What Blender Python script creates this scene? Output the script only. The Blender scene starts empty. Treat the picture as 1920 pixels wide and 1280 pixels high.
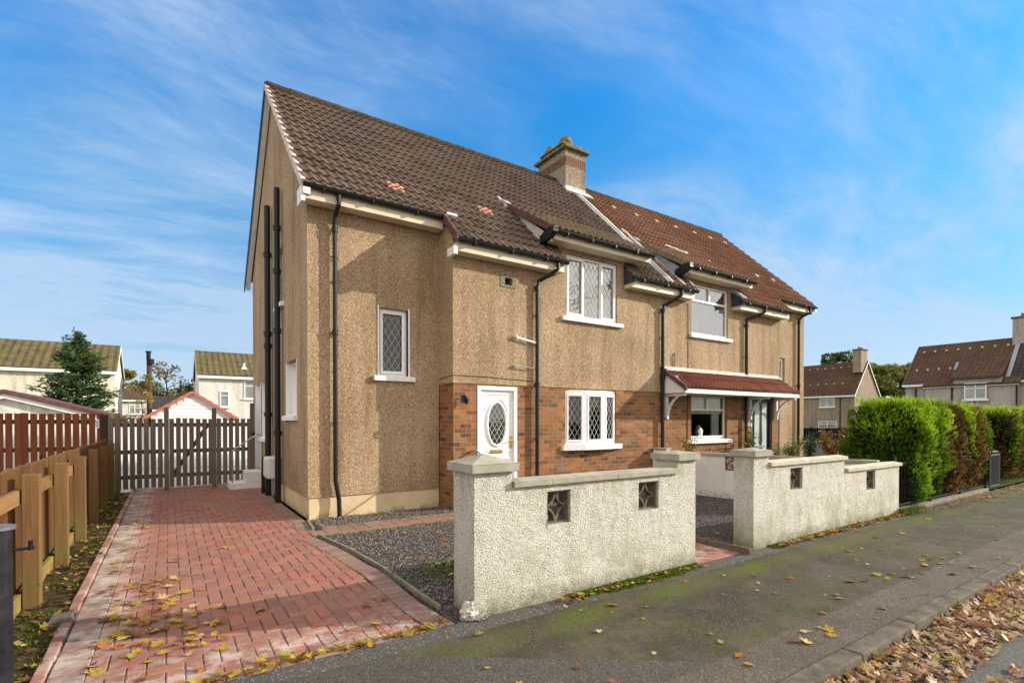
import bpy, math, random
import numpy as np
from mathutils import Vector, noise as mnoise
random.seed(7); np.random.seed(7)
sc = bpy.context.scene
R = math.radians
# ------------------------------------------------------------------ camera
CAM = Vector((-1.775, -8.296, 1.55))
cd = bpy.data.cameras.new('camera'); cam = bpy.data.objects.new('camera', cd); sc.collection.objects.link(cam)
cd.sensor_width = 36; cd.lens = 959.6 / 1920 * 36; cd.shift_y = (796.57 - 640) / 1920
cd.clip_start = .05; cd.clip_end = 3000
cam.location = CAM; cam.rotation_euler = (R(90 - .572), 0, R(-33.84))
sc.camera = cam
# ------------------------------------------------------------------ light
SUN = Vector((2.1, -1.0, 2.326 * math.tan(R(21.5)))).normalized()
sl = bpy.data.lights.new('sun', 'SUN'); sl.energy = 3.5; sl.angle = R(.6); sl.color = (1, .91, .77)
so = bpy.data.objects.new('sun', sl); sc.collection.objects.link(so)
so.rotation_euler = (-SUN).to_track_quat('-Z', 'Y').to_euler(); so.location = (20, -20, 20)
sc.view_settings.view_transform = 'Standard'; sc.view_settings.look = 'None'
sc.view_settings.exposure = .96; sc.view_settings.gamma = 1

class NT:
    """small helper round a node tree"""
    def __init__(s, nt): s.t = nt; s.n = nt.nodes; s.l = nt.links
    def new(s, ty, ins=None, **kw):
        nd = s.n.new(ty)
        for k, v in kw.items(): setattr(nd, k, v)
        for k, v in (ins or {}).items(): s.set(nd.inputs[k], v)
        return nd
    def set(s, sock, v):
        if isinstance(v, bpy.types.NodeSocket): s.l.new(v, sock)
        elif v is not None:
            if isinstance(v, (tuple, list)) and len(v) == 3 and sock.type == 'RGBA': v = (*v, 1)
            sock.default_value = v
    def math(s, op, a, b=0., c=None, clamp=False):
        nd = s.n.new('ShaderNodeMath'); nd.operation = op; nd.use_clamp = clamp
        s.set(nd.inputs[0], a); s.set(nd.inputs[1], b)
        if c is not None: s.set(nd.inputs[2], c)
        return nd.outputs[0]
    def vmath(s, op, a, b=(0, 0, 0)):
        nd = s.n.new('ShaderNodeVectorMath'); nd.operation = op; s.set(nd.inputs[0], a)
        if op == 'SCALE': s.set(nd.inputs['Scale'], b)
        else: s.set(nd.inputs[1], b)
        return nd.outputs[0]
    def pos(s): return s.n.new('ShaderNodeNewGeometry').outputs['Position']
    def uv(s): return s.n.new('ShaderNodeTexCoord').outputs['UV']
    def obj(s): return s.n.new('ShaderNodeTexCoord').outputs['Object']
    def attr(s, n='Col'): return s.new('ShaderNodeAttribute', attribute_name=n).outputs['Color']
    def noise(s, v, scale=5, detail=4, rough=.5, dist=0., col=False):
        nd = s.new('ShaderNodeTexNoise', {'Vector': v, 'Scale': scale, 'Detail': detail, 'Roughness': rough, 'Distortion': dist})
        return nd.outputs['Color' if col else 'Fac']
    def vor(s, v, scale=5, feature='F1', out='Distance', rnd=1.):
        nd = s.new('ShaderNodeTexVoronoi', {'Vector': v, 'Scale': scale, 'Randomness': rnd}, feature=feature)
        return nd.outputs[out]
    def map(s, v, scale=(1, 1, 1), loc=(0, 0, 0), rot=(0, 0, 0)):
        return s.new('ShaderNodeMapping', {'Vector': v, 'Scale': scale, 'Location': loc, 'Rotation': rot}).outputs[0]
    def ramp(s, f, st, interp='LINEAR'):
        nd = s.n.new('ShaderNodeValToRGB'); s.set(nd.inputs[0], f); cr = nd.color_ramp; cr.interpolation = interp
        k4 = lambda c: (c, c, c, 1) if isinstance(c, (int, float)) else (*c, 1)
        cr.elements.remove(cr.elements[1]); e = cr.elements[0]; e.position = st[0][0]; e.color = k4(st[0][1])
        for p, c in st[1:]: e = cr.elements.new(min(p, 1.)); e.color = k4(c)
        return nd.outputs[0]
    def mix(s, f, a, b, mode='MIX'):
        nd = s.n.new('ShaderNodeMix'); nd.data_type = 'RGBA'; nd.blend_type = mode
        s.set(nd.inputs[0], f); s.set(nd.inputs[6], a); s.set(nd.inputs[7], b); return nd.outputs[2]
    def sep(s, v):
        nd = s.new('ShaderNodeSeparateXYZ', {0: v}); return nd.outputs
    def comb(s, x=0., y=0., z=0.):
        return s.new('ShaderNodeCombineXYZ', {0: x, 1: y, 2: z}).outputs[0]
    def band(s, x, a, b, soft=.02):
        """1 where a < x < b"""
        p = s.math('MULTIPLY', s.math('SUBTRACT', x, a), 1 / soft, clamp=True)
        q = s.math('MULTIPLY', s.math('SUBTRACT', b, x), 1 / soft, clamp=True)
        return s.math('MULTIPLY', p, q)
    def bump(s, h, strength=.5, dist=.01, normal=None):
        nd = s.new('ShaderNodeBump', {'Height': h, 'Strength': strength, 'Distance': dist})
        if normal is not None: s.l.new(normal, nd.inputs['Normal'])
        return nd.outputs[0]

# ------------------------------------------------------------------ world: physical sky with thin high cloud
w = bpy.data.worlds.new('World'); sc.world = w; w.use_nodes = True
n = NT(w.node_tree); n.n.clear()
sky = n.new('ShaderNodeTexSky', sky_type='NISHITA', sun_disc=False, sun_elevation=R(21.5), sun_rotation=math.atan2(SUN.x, SUN.y))
sky.altitude = 50; sky.air_density = 1.0; sky.dust_density = .35; sky.ozone_density = 3.2
d = n.n.new('ShaderNodeTexCoord').outputs['Generated']
sx, sy, sz = n.sep(d)
zz = n.math('ADD', n.math('MAXIMUM', sz, 0.), .12)
px = n.math('DIVIDE', sx, zz); py = n.math('DIVIDE', sy, zz)
pl = n.comb(px, py, 0.)
warp = n.vmath('SCALE', n.vmath('SUBTRACT', n.noise(pl, .55, 3, .5, col=True), (.5, .5, .5)), .85)
plw = n.vmath('ADD', pl, warp)
str1 = n.noise(n.map(plw, scale=(.42, 1.25, 1), rot=(0, 0, R(28))), 1.25, 10, .66, .2)
str2 = n.noise(n.map(plw, scale=(.25, .5, 1), rot=(0, 0, R(15)), loc=(4.3, 1.7, 0)), 1.0, 5, .5)
fine = n.noise(n.map(plw, scale=(.8, 2.3, 1), rot=(0, 0, R(33))), 1.9, 10, .72, .25)
c1 = n.ramp(str1, [(.36, 0), (.60, 1)])
c2 = n.ramp(str2, [(.33, .04), (.62, 1)])
c3 = n.ramp(fine, [(.34, .38), (.68, 1)])
cl = n.math('MULTIPLY', n.math('MULTIPLY', n.math('ADD', c1, .18), c2), c3)
low = n.ramp(sz, [(.0, .55), (.10, .42), (.26, .20), (.55, .06)])
blotch = n.ramp(str2, [(.3, .45), (.65, 1)])
cl = n.math('ADD', n.math('MULTIPLY', cl, 2.1), n.math('MULTIPLY', low, blotch), clamp=True)
cl = n.math('MULTIPLY', cl, .78)
hs = n.new('ShaderNodeHueSaturation', {'Hue': .502, 'Saturation': 1.35, 'Value': 1.0, 'Color': sky.outputs[0]})
blue = n.mix(1., hs.outputs[0], n.ramp(sz, [(.0, (.50, .46, .48)), (.15, (.48, .52, .52)), (.35, (.34, .78, .72)), (.52, (.03, .93, .95))]), 'MULTIPLY')
skyc = n.mix(cl, blue, (1.95, 2.5, 3.25))
# unseen bright cloud added behind the photographer and overhead, as warm fill light
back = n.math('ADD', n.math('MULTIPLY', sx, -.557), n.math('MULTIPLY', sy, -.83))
fill_cloud = n.ramp(n.math('ADD', back, n.math('MULTIPLY', n.math('SUBTRACT', str2, .5), .7)), [(-.35 + .5, 0), (.15 + .5, 1)]) if False else n.math('MULTIPLY', n.math('ADD', n.math('ADD', back, n.math('MULTIPLY', n.math('SUBTRACT', str2, .5), .6)), .28), 2.2, clamp=True)
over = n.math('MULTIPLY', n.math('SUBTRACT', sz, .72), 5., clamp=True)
fill_cloud = n.math('MULTIPLY', n.math('MAXIMUM', fill_cloud, over), n.math('ADD', .62, n.math('MULTIPLY', c3, .38)))
skyc = n.mix(fill_cloud, skyc, (6.0, 5.4, 4.7))
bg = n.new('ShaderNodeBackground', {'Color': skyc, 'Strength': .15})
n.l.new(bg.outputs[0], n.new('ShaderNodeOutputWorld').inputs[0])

# ------------------------------------------------------------------ object helpers
ORG = {}
def tag(o, label=None, cat=None, group=None, kind=None):
    if label: o['label'] = label
    if cat: o['category'] = cat
    if group: o['group'] = group
    if kind: o['kind'] = kind
    return o
def thing(name, label, cat, loc=(0, 0, 0), group=None):
    o = bpy.data.objects.new(name, None); sc.collection.objects.link(o); o.location = loc
    o.empty_display_size = .2
    ORG[o.name] = Vector(loc); return tag(o, label, cat, group)
def link(name, me, mat, parent=None, smooth=False, bevel=0, loc=None):
    """mesh verts are in world coordinates; subtract the origin"""
    org = Vector(loc) if loc else (ORG[parent.name] if parent else Vector((0, 0, 0)))
    if org.length > 0:
        co = np.empty(len(me.vertices) * 3, np.float32); me.vertices.foreach_get('co', co)
        co = co.reshape(-1, 3) - np.array(org, np.float32); me.vertices.foreach_set('co', co.ravel())
    o = bpy.data.objects.new(name, me); sc.collection.objects.link(o)
    if parent:
        o.parent = parent; o.location = org - ORG[parent.name]
    else: o.location = org
    ORG[o.name] = org
    if mat: me.materials.append(mat)
    if smooth: me.polygons.foreach_set('use_smooth', [True] * len(me.polygons))
    if bevel:
        b = o.modifiers.new('bevel', 'BEVEL'); b.width = bevel; b.segments = 2; b.limit_method = 'ANGLE'; b.angle_limit = R(40)
    me.update(); return o
class Fr:
    """frame: a along U, b up, c outwards"""
    def __init__(s, O, U, N=None):
        s.O = Vector(O); s.U = Vector(U).normalized(); s.N = Vector(N).normalized() if N else s.U.cross(Vector((0, 0, 1)))
        s.Z = Vector((0, 0, 1))
    def p(s, a, b, c=0.): return s.O + s.U * a + s.Z * b + s.N * c
class MB:
    def __init__(s): s.v = []; s.f = []; s.c = []; s.u = []; s.col = None; s.hasuv = False
    def face(s, pts, uv=None):
        i = len(s.v); s.v += [tuple(p) for p in pts]; s.f.append(tuple(range(i, i + len(pts)))); s.c.append(s.col); s.u.append(uv)
        if uv: s.hasuv = True
    def hexa(s, p):
        i = len(s.v); s.v += [tuple(q) for q in p]
        for a in ((0, 3, 2, 1), (4, 5, 6, 7), (0, 1, 5, 4), (1, 2, 6, 5), (2, 3, 7, 6), (3, 0, 4, 7)):
            s.f.append(tuple(i + k for k in a)); s.c.append(s.col); s.u.append(None)
    def box(s, x0, x1, y0, y1, z0, z1):
        s.hexa([(x0, y0, z0), (x1, y0, z0), (x1, y1, z0), (x0, y1, z0), (x0, y0, z1), (x1, y0, z1), (x1, y1, z1), (x0, y1, z1)])
    def lbox(s, fr, a0, a1, b0, b1, c0, c1):
        s.hexa([fr.p(a0, b0, c1), fr.p(a1, b0, c1), fr.p(a1, b0, c0), fr.p(a0, b0, c0), fr.p(a0, b1, c1), fr.p(a1, b1, c1), fr.p(a1, b1, c0), fr.p(a0, b1, c0)])
    def prism(s, poly, off):
        """poly: 3d points, extruded by off"""
        off = Vector(off); A = [Vector(p) for p in poly]; B = [p + off for p in A]; k = len(A)
        s.face(A[::-1]); s.face(B)
        for i in range(k): s.face([A[i], A[(i + 1) % k], B[(i + 1) % k], B[i]])
    def tube(s, pts, r, seg=10, cap=True):
        pts = [Vector(p) for p in pts]; rs = r if isinstance(r, (list, tuple)) else [r] * len(pts); rings = []
        up = None
        for i, p in enumerate(pts):
            if i == 0: t = pts[1] - p
            elif i == len(pts) - 1: t = p - pts[i - 1]
            else: t = (pts[i + 1] - p).normalized() + (p - pts[i - 1]).normalized()
            t.normalize()
            if up is None: up = Vector((0, 0, 1)) if abs(t.z) < .9 else Vector((1, 0, 0))
            a = t.cross(up).normalized(); b = a.cross(t).normalized(); up = b if abs(t.z) < .99 else up
            base = len(s.v)
            for k in range(seg):
                an = 2 * math.pi * k / seg; s.v.append(tuple(p + (a * math.cos(an) + b * math.sin(an)) * rs[i]))
            rings.append(base)
        for i in range(len(rings) - 1):
            for k in range(seg):
                k2 = (k + 1) % seg
                s.f.append((rings[i] + k, rings[i] + k2, rings[i + 1] + k2, rings[i + 1] + k)); s.c.append(s.col); s.u.append(None)
        if cap:
            s.f.append(tuple(rings[0] + k for k in range(seg))[::-1]); s.c.append(s.col); s.u.append(None)
            s.f.append(tuple(rings[-1] + k for k in range(seg))); s.c.append(s.col); s.u.append(None)
    def mesh(s, name):
        me = bpy.data.meshes.new(name); me.from_pydata(s.v, [], s.f)
        uvl = me.uv_layers.new(name='UVMap'); V = np.array(s.v); out = []
        for f, u in zip(s.f, s.u):
            if u: out += [c for q in u for c in q]; continue
            P = V[list(f)]; nn = np.cross(P[1] - P[0], P[2] - P[0]) if len(P) > 2 else np.array((0, 0, 1.))
            if np.abs(nn).sum() < 1e-12 and len(P) > 3: nn = np.cross(P[2] - P[1], P[3] - P[1])
            a = np.abs(nn); k = int(a.argmax())
            i, j = ((1, 2), (0, 2), (0, 1))[k]
            for q in P: out += [q[i], q[j]]
        uvl.data.foreach_set('uv', np.array(out, np.float32))
        if any(c is not None for c in s.c):
            ca = me.color_attributes.new('Col', 'FLOAT_COLOR', 'CORNER'); cc = []
            for f, c in zip(s.f, s.c): cc += list((*(c or (.5, .5, .5)), 1.)) * len(f)
            ca.data.foreach_set('color', np.array(cc, np.float32))
        return me
    def build(s, name, mat, parent=None, **kw): return link(name, s.mesh(name), mat, parent, **kw)
def struct(o): o['kind'] = 'structure'; return o
def np_mesh(name, V, F, C=None):
    """V (n,3), F (m,k), C (m,3) face colours"""
    me = bpy.data.meshes.new(name); m, k = F.shape
    me.vertices.add(len(V)); me.vertices.foreach_set('co', V.astype(np.float32).ravel())
    me.loops.add(m * k); me.loops.foreach_set('vertex_index', F.astype(np.int32).ravel())
    me.polygons.add(m); me.polygons.foreach_set('loop_start', np.arange(0, m * k, k, dtype=np.int32))
    me.update(calc_edges=True)
    if C is not None:
        ca = me.color_attributes.new('Col', 'FLOAT_COLOR', 'CORNER')
        cc = np.ones((m, k, 4), np.float32); cc[:, :, :3] = C[:, None, :]; ca.data.foreach_set('color', cc.ravel())
    me.validate(); return me

# ------------------------------------------------------------------ materials
M = {}
def mat(name, rough=.8, spec=.3, metal=0.):
    m = bpy.data.materials.new(name); m.use_nodes = True; k = NT(m.node_tree); b = k.n['Principled BSDF']
    b.inputs['Roughness'].default_value = rough; b.inputs['Specular IOR Level'].default_value = spec; b.inputs['Metallic'].default_value = metal
    M[name] = m
    def out(col=None, normal=None, rough=None):
        if col is not None: k.set(b.inputs['Base Color'], col)
        if normal is not None: k.set(b.inputs['Normal'], normal)
        if rough is not None: k.set(b.inputs['Roughness'], rough)
    return k, out
def plain(name, col, rough=.6, spec=.3, metal=0., var=.12, scale=6., bump=0.):
    k, out = mat(name, rough, spec, metal); p = k.pos()
    f = k.noise(p, scale, 5, .6); c = k.mix(k.ramp(f, [(.3, 0), (.7, 1)]), tuple(x * (1 - var) for x in col), tuple(min(1, x * (1 + var)) for x in col))
    out(c, k.bump(k.noise(p, scale * 12, 3), .3, bump) if bump else None)
    return M[name]
# pebble-dash harling
def harling(name, stops, blot, scale=72):
    k, out = mat(name, .92, .12); p = k.pos()
    v = k.vor(p, scale, out='Color'); v = k.sep(v)[0]
    c = k.ramp(v, stops)
    n2 = k.noise(p, 26, 5, .75)
    c = k.mix(k.ramp(n2, [(.42, 0), (.70, .55)]), c, tuple(x * .5 for x in stops[1][1]))
    big = k.noise(p, .7, 6, .62)
    c = k.mix(k.ramp(big, [(.40, 0), (.66, .62)]), c, blot, 'MULTIPLY')
    st = k.noise(k.map(p, scale=(2.6, 2.6, .22)), 1.3, 6, .65)
    c = k.mix(k.ramp(st, [(.48, 0), (.68, .62)]), c, (.55, .50, .44), 'MULTIPLY')
    h = k.math('ADD', k.vor(p, scale), k.noise(p, 40, 3, .6))
    out(c, k.bump(h, .55, .009)); return M[name]
harling('harling', [(0, (.19, .13, .082)), (.22, (.33, .235, .145)), (.5, (.42, .305, .19)), (.78, (.50, .375, .245)), (1, (.66, .53, .37))], (.62, .58, .52), 85)
harling('harling_grey', [(0, (.38, .35, .32)), (.25, (.43, .40, .365)), (.5, (.46, .43, .39)), (.8, (.48, .45, .41)), (1, (.52, .49, .45))], (.85, .84, .82), 14)
harling('harling_tan', [(0, (.26, .21, .16)), (.25, (.31, .25, .19)), (.5, (.34, .275, .21)), (.8, (.36, .29, .22)), (1, (.40, .33, .25))], (.8, .78, .76), 14)
harling('harling_white', [(0, (.62, .61, .59)), (.25, (.68, .67, .65)), (.5, (.72, .69, .64)), (.8, (.76, .73, .68)), (1, (.8, .78, .72))], (.9, .9, .9), 14)
# white roughcast garden wall
def roughcast():
    k, out = mat('roughcast', .95, .08); p = k.pos()
    wv = k.vmath('ADD', p, k.vmath('SCALE', k.vmath('SUBTRACT', k.noise(p, 22, 2, .5, col=True), (.5, .5, .5)), .03))
    h1 = k.noise(wv, 74, 4, .68); h2 = k.vor(wv, 95)
    h = k.math('SUBTRACT', h1, k.math('MULTIPLY', h2, .55))
    c = k.ramp(h, [(.02, (.36, .34, .29)), (.12, (.58, .56, .50)), (.24, (.69, .67, .61)), (.5, (.75, .73, .67))])
    x, y, z = k.sep(p)
    g = k.noise(p, 2.3, 6, .65)
    lowm = k.math('SUBTRACT', 1., k.math('MULTIPLY', z, 2.0), clamp=True)
    gm = k.math('MULTIPLY', k.ramp(g, [(.38, 0), (.68, 1)]), k.math('ADD', .14, k.math('MULTIPLY', lowm, .85)))
    c = k.mix(gm, c, (.30, .31, .15), 'MIX')
    tp = k.math('MULTIPLY', k.band(z, .78, 1.3, .22), k.ramp(k.noise(k.map(p, scale=(1, 1, .25)), 7, 6, .7), [(.46, 0), (.62, .55)])); c = k.mix(tp, c, (.36, .34, .22))
    gr = k.noise(k.map(p, scale=(1, 1, .35)), 5.5, 6, .7)
    c = k.mix(k.math('MULTIPLY', k.ramp(gr, [(.5, 0), (.72, 1)]), .36), c, (.36, .33, .28), 'MULTIPLY')
    bs = k.math('MULTIPLY', k.math('SUBTRACT', .16, z, clamp=True), 5.5, clamp=True)
    c = k.mix(k.math('MULTIPLY', bs, k.ramp(k.noise(p, 9, 4, .7), [(.35, .2), (.6, 1)])), c, (.16, .15, .10), 'MIX')
    out(c, k.bump(h, 1., .020))
roughcast()
def smoothrender():
    k, out = mat('smooth_render', .9, .1); p = k.pos(); g = k.noise(p, 3, 6, .6); h = k.noise(p, 60, 4, .6)
    c = k.mix(k.ramp(g, [(.35, 0), (.7, 1)]), (.70, .68, .66), (.55, .53, .50)); out(c, k.bump(h, .5, .006))
smoothrender()
def brick(name, stops, mortar, sc_=1., bw=.225, rh=.078):
    k, out = mat(name, .9, .12); uv = k.uv(); p = k.pos()
    uvn = k.vmath('ADD', uv, k.vmath('SCALE', k.vmath('SUBTRACT', k.noise(p, 14, 2, .5, col=True), (.5, .5, .5)), .006))
    def bt(c1, c2, mo):
        return k.new('ShaderNodeTexBrick', {'Vector': uvn, 'Color1': c1, 'Color2': c2, 'Mortar': mo, 'Scale': 1., 'Mortar Size': .0055, 'Mortar Smooth': .25,
                     'Brick Width': bw, 'Row Height': rh}, offset=.5)
    b = bt((0, 0, 0), (1, 1, 1), (.5, .5, .5))
    c = k.ramp(b.outputs['Color'], stops)
    c = k.mix(k.ramp(k.noise(p, 30, 5, .7), [(.35, 0), (.75, .8)]), c, (.42, .36, .33), 'MULTIPLY')
    c = k.mix(k.ramp(k.noise(p, 9, 5, .7), [(.47, 0), (.62, .75)]), c, (.20, .14, .105), 'MIX')
    c = k.mix(k.ramp(k.noise(p, 1.6, 5, .6), [(.35, 0), (.7, .35)]), c, (.5, .42, .34), 'MULTIPLY')
    mc = k.mix(k.noise(p, 3, 4), tuple(x * .5 for x in mortar), mortar)
    c = k.mix(b.outputs['Fac'], c, mc)
    h = k.math('ADD', k.math('MULTIPLY', b.outputs['Fac'], -1.), k.math('MULTIPLY', k.noise(p, 50, 4, .7), .5))
    out(c, k.bump(h, .8, .008))
brick('brick', [(0, (.11, .055, .038)), (.2, (.30, .125, .050)), (.42, (.46, .205, .075)), (.6, (.38, .155, .058)), (.78, (.26, .105, .055)), (.9, (.30, .20, .10)), (1, (.11, .080, .065))], (.40, .31, .19))
harling('harling_chimney', [(0, (.12, .10, .075)), (.22, (.24, .20, .15)), (.5, (.32, .265, .20)), (.78, (.40, .335, .26)), (1, (.52, .45, .36))], (.55, .53, .47), 60)
brick('soldier_brick', [(0, (.10, .05, .04)), (.4, (.22, .10, .07)), (.7, (.19, .085, .06)), (1, (.15, .10, .08))], (.34, .28, .20), bw=.075, rh=.26)
def tiles(name, stops, moss, mossamt, bare, pan=None):
    k, out = mat(name, .85, .2); uv = k.uv(); p = k.pos(); u, v, _ = k.sep(uv)
    cell = k.comb(k.math('FLOOR', k.math('DIVIDE', u, .30)), k.math('FLOOR', k.math('DIVIDE', v, .29)), 0.)
    rnd = k.new('ShaderNodeTexWhiteNoise', {'Vector': cell}, noise_dimensions='2D').outputs['Value']
    c = k.ramp(rnd, stops)
    c = k.mix(k.ramp(k.noise(p, 18, 5, .7), [(.3, 0), (.75, .75)]), c, (.45, .42, .38), 'MULTIPLY')
    c = k.mix(k.ramp(k.noise(p, 55, 3, .7), [(.6, 0), (.72, .5)]), c, bare, 'MIX')
    fv = k.math('FRACT', k.math('DIVIDE', v, .29))
    edge = k.ramp(fv, [(0, 1), (.22, .35), (1, .15)])
    mm = k.math('MULTIPLY', k.ramp(k.noise(p, 1.1, 6, .62), [(.40, 0), (.70, 1)]), k.ramp(k.noise(p, 14, 4, .7), [(.38, 0), (.6, 1)]))
    c = k.mix(k.math('MULTIPLY', k.math('MULTIPLY', mm, edge), mossamt, clamp=True), c, moss)
    if pan: c = k.mix(k.ramp(k.math('FRACT', k.math('DIVIDE', u, pan)), [(.0, .85), (.16, .8), (.30, 0), (.62, 0), (.80, .85), (1., .85)]), c, (.045, .018, .016))  # dark stripes: grime in the hollows, plus shade painted on each roll's left side
    out(c, k.bump(k.noise(p, 70, 4, .7), .5, .005))
tiles('tile_brown', [(0, (.090, .062, .048)), (.3, (.125, .086, .067)), (.6, (.15, .105, .08)), (.85, (.115, .088, .068)), (1, (.17, .105, .084))], (.11, .095, .035), .45, (.30, .25, .19))
tiles('tile_red', [(0, (.165, .078, .048)), (.4, (.215, .104, .064)), (.7, (.245, .12, .076)), (1, (.19, .102, .070))], (.10, .08, .03), .30, (.30, .16, .10))
tiles('tile_dormer', [(0, (.10, .075, .05)), (.3, (.145, .105, .07)), (.6, (.175, .125, .085)), (.85, (.12, .10, .065)), (1, (.19, .125, .09))], (.14, .14, .03), 2.0, (.34, .30, .22))
tiles('tile_canopy', [(0, (.32, .11, .075)), (.4, (.42, .15, .105)), (.7, (.48, .20, .14)), (1, (.38, .16, .115))], (.1, .08, .03), .2, (.5, .22, .17), .14)
def fartile(name, a, b, moss, amt, mscale=.35, roll=.30, rs=.4, vs=.65):
    k, out = mat(name, .9, .1); p = k.pos(); u, v, _ = k.sep(k.uv())
    cell = k.comb(k.math('FLOOR', k.math('DIVIDE', u, roll)), k.math('FLOOR', k.math('DIVIDE', v, .34)), 0.)
    rnd = k.new('ShaderNodeTexWhiteNoise', {'Vector': cell}, noise_dimensions='2D').outputs['Value']
    c = k.mix(rnd, a, b); fv = k.math('FRACT', k.math('DIVIDE', v, .34)); fu = k.math('FRACT', k.math('DIVIDE', u, roll))
    lv = k.ramp(fv, [(0, 1), (.16, 1), (.3, 0), (1, 0)]); lu = k.ramp(fu, [(0, 0), (.55, 0), (.72, 1), (1, 1)])
    ln_ = k.math('MAXIMUM', k.math('MULTIPLY', lv, vs), k.math('MULTIPLY', lu, rs)); c = k.mix(ln_, c, tuple(x * .3 for x in a))
    mm = k.ramp(k.noise(p, mscale, 6, .65), [(.38, 0), (.62, 1)])
    c = k.mix(k.math('MULTIPLY', mm, amt), c, moss); out(c, k.bump(ln_, .6, .03))
fartile('far_tile_moss', (.10, .075, .055), (.165, .125, .09), (.125, .12, .025), .55, 1.6, .42, .75, .45)
fartile('far_tile_brown', (.085, .045, .036), (.12, .062, .048), (.10, .10, .03), .25)
fartile('far_tile_dark', (.045, .04, .042), (.07, .06, .06), (.05, .05, .03), .2)
plain('upvc', (.78, .78, .80), .35, .45, var=.04); plain('upvc_cream', (.70, .66, .50), .4, .4, var=.05)
plain('fascia', (.64, .55, .42), .5, .3, var=.10, scale=3); plain('fascia_white', (.74, .74, .72), .5, .3, var=.1)
plain('black_plastic', (.010, .011, .013), .42, .28, var=.3); plain('black_iron', (.010, .010, .011), .6, .2, var=.3, bump=.002)
plain('lead', (.27, .29, .33), .65, .3, var=.25, scale=9, bump=.004); plain('lead_white', (.50, .49, .475), .8, .2, var=.25, scale=9, bump=.006)
plain('lead_dark', (.05, .055, .065), .6, .3, var=.2)
plain('mauve_tile', (.11, .055, .052), .8, .2, var=.3, scale=8); plain('olive_tile', (.17, .14, .09), .9, .1, var=.3, scale=8, bump=.006)
plain('ridge_tile', (.060, .050, .032), .9, .1, var=.5, scale=5, bump=.01); plain('pink_mortar', (.58, .48, .45), .9, .1, var=.25, scale=8)
plain('coping', (.31, .29, .235), .9, .15, var=.22, scale=7, bump=.004); plain('coping_pale', (.46, .43, .34), .9, .15, var=.22, scale=7, bump=.004)
plain('sill_white', (.72, .72, .73), .7, .2, var=.08, scale=12, bump=.002); plain('brass', (.62, .42, .10), .3, .5, metal=.9)
plain('clay', (.42, .13, .065), .9, .1, var=.2); plain('cap_moss', (.17, .15, .075), .95, .1, var=.5, scale=9, bump=.015)
plain('steel', (.35, .35, .36), .4, .4, metal=.7); plain('handrail_grey', (.3, .3, .3), .5)
plain('white_cloth', (.75, .76, .74), .9, .1, var=.05); plain('room_dark', (.05, .045, .04), .9)
plain('meter_white', (.66, .65, .62), .45, .35, var=.05); plain('steps_white', (.68, .67, .70), .8, .15, var=.12, scale=10, bump=.004)
plain('decor_block', (.15, .125, .095), .95, .1, var=.4, scale=26, bump=.008); plain('kerb_conc', (.22, .19, .15), .9, .1, var=.3, scale=9, bump=.01)
plain('dark_brick', (.12, .10, .09), .9, .1, var=.3, scale=12, bump=.006); plain('dark_edging', (.13, .095, .07), .9, .1, var=.3, scale=14, bump=.006)
plain('siding', (.74, .75, .77), .6, .2, var=.03); plain('verge_red', (.42, .15, .10), .8, .1, var=.15, scale=5)
plain('pole_brown', (.075, .03, .028), .5, .3, var=.4, scale=4); plain('fence_black', (.010, .011, .018), .8, .1); plain('fence_grey', (.20, .20, .20), .9, .1, var=.2)
plain('kerb_stone', (.115, .10, .078), .9, .1, var=.45, scale=7, bump=.012); plain('bag', (.40, .38, .35), .35, .5, var=.2, scale=20); plain('copper_wire', (.2, .17, .12), .6)
def plinth():
    k, out = mat('plinth', .9, .15); p = k.pos(); z = k.sep(p)[2]
    c = k.mix(k.ramp(k.noise(p, 2.5, 6, .65), [(.3, 0), (.7, 1)]), (.66, .54, .34), (.52, .40, .25))
    c = k.mix(k.math('MULTIPLY', k.ramp(k.noise(p, 6, 5, .7), [(.45, 0), (.6, 1)]), k.math('MULTIPLY', k.math('SUBTRACT', .12, z, clamp=True), 7., clamp=True)), c, (.2, .17, .1))
    out(c, k.bump(k.noise(p, 45, 4), .3, .004))
plinth()
def glass(name='glass', ior=2.1, tint=(.75, .8, .78)):
    m = bpy.data.materials.new(name); m.use_nodes = True; k = NT(m.node_tree); k.n.clear(); M[name] = m
    fr = k.new('ShaderNodeFresnel', {'IOR': ior}).outputs[0]
    wob = k.bump(k.noise(k.pos(), 2.2, 2, .5), .12, .02)
    g = k.new('ShaderNodeBsdfGlossy', {'Color': (1, 1, 1, 1), 'Roughness': .015, 'Normal': wob}).outputs[0]
    t = k.new('ShaderNodeBsdfTransparent', {'Color': (*tint, 1)}).outputs[0]
    mx = k.n.new('ShaderNodeMixShader'); k.l.new(fr, mx.inputs[0]); k.l.new(t, mx.inputs[1]); k.l.new(g, mx.inputs[2])
    k.l.new(mx.outputs[0], k.n.new('ShaderNodeOutputMaterial').inputs[0])
glass('glass', 1.62); glass('glass_mirror', 3.4, (.7, .72, .72))
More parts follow.
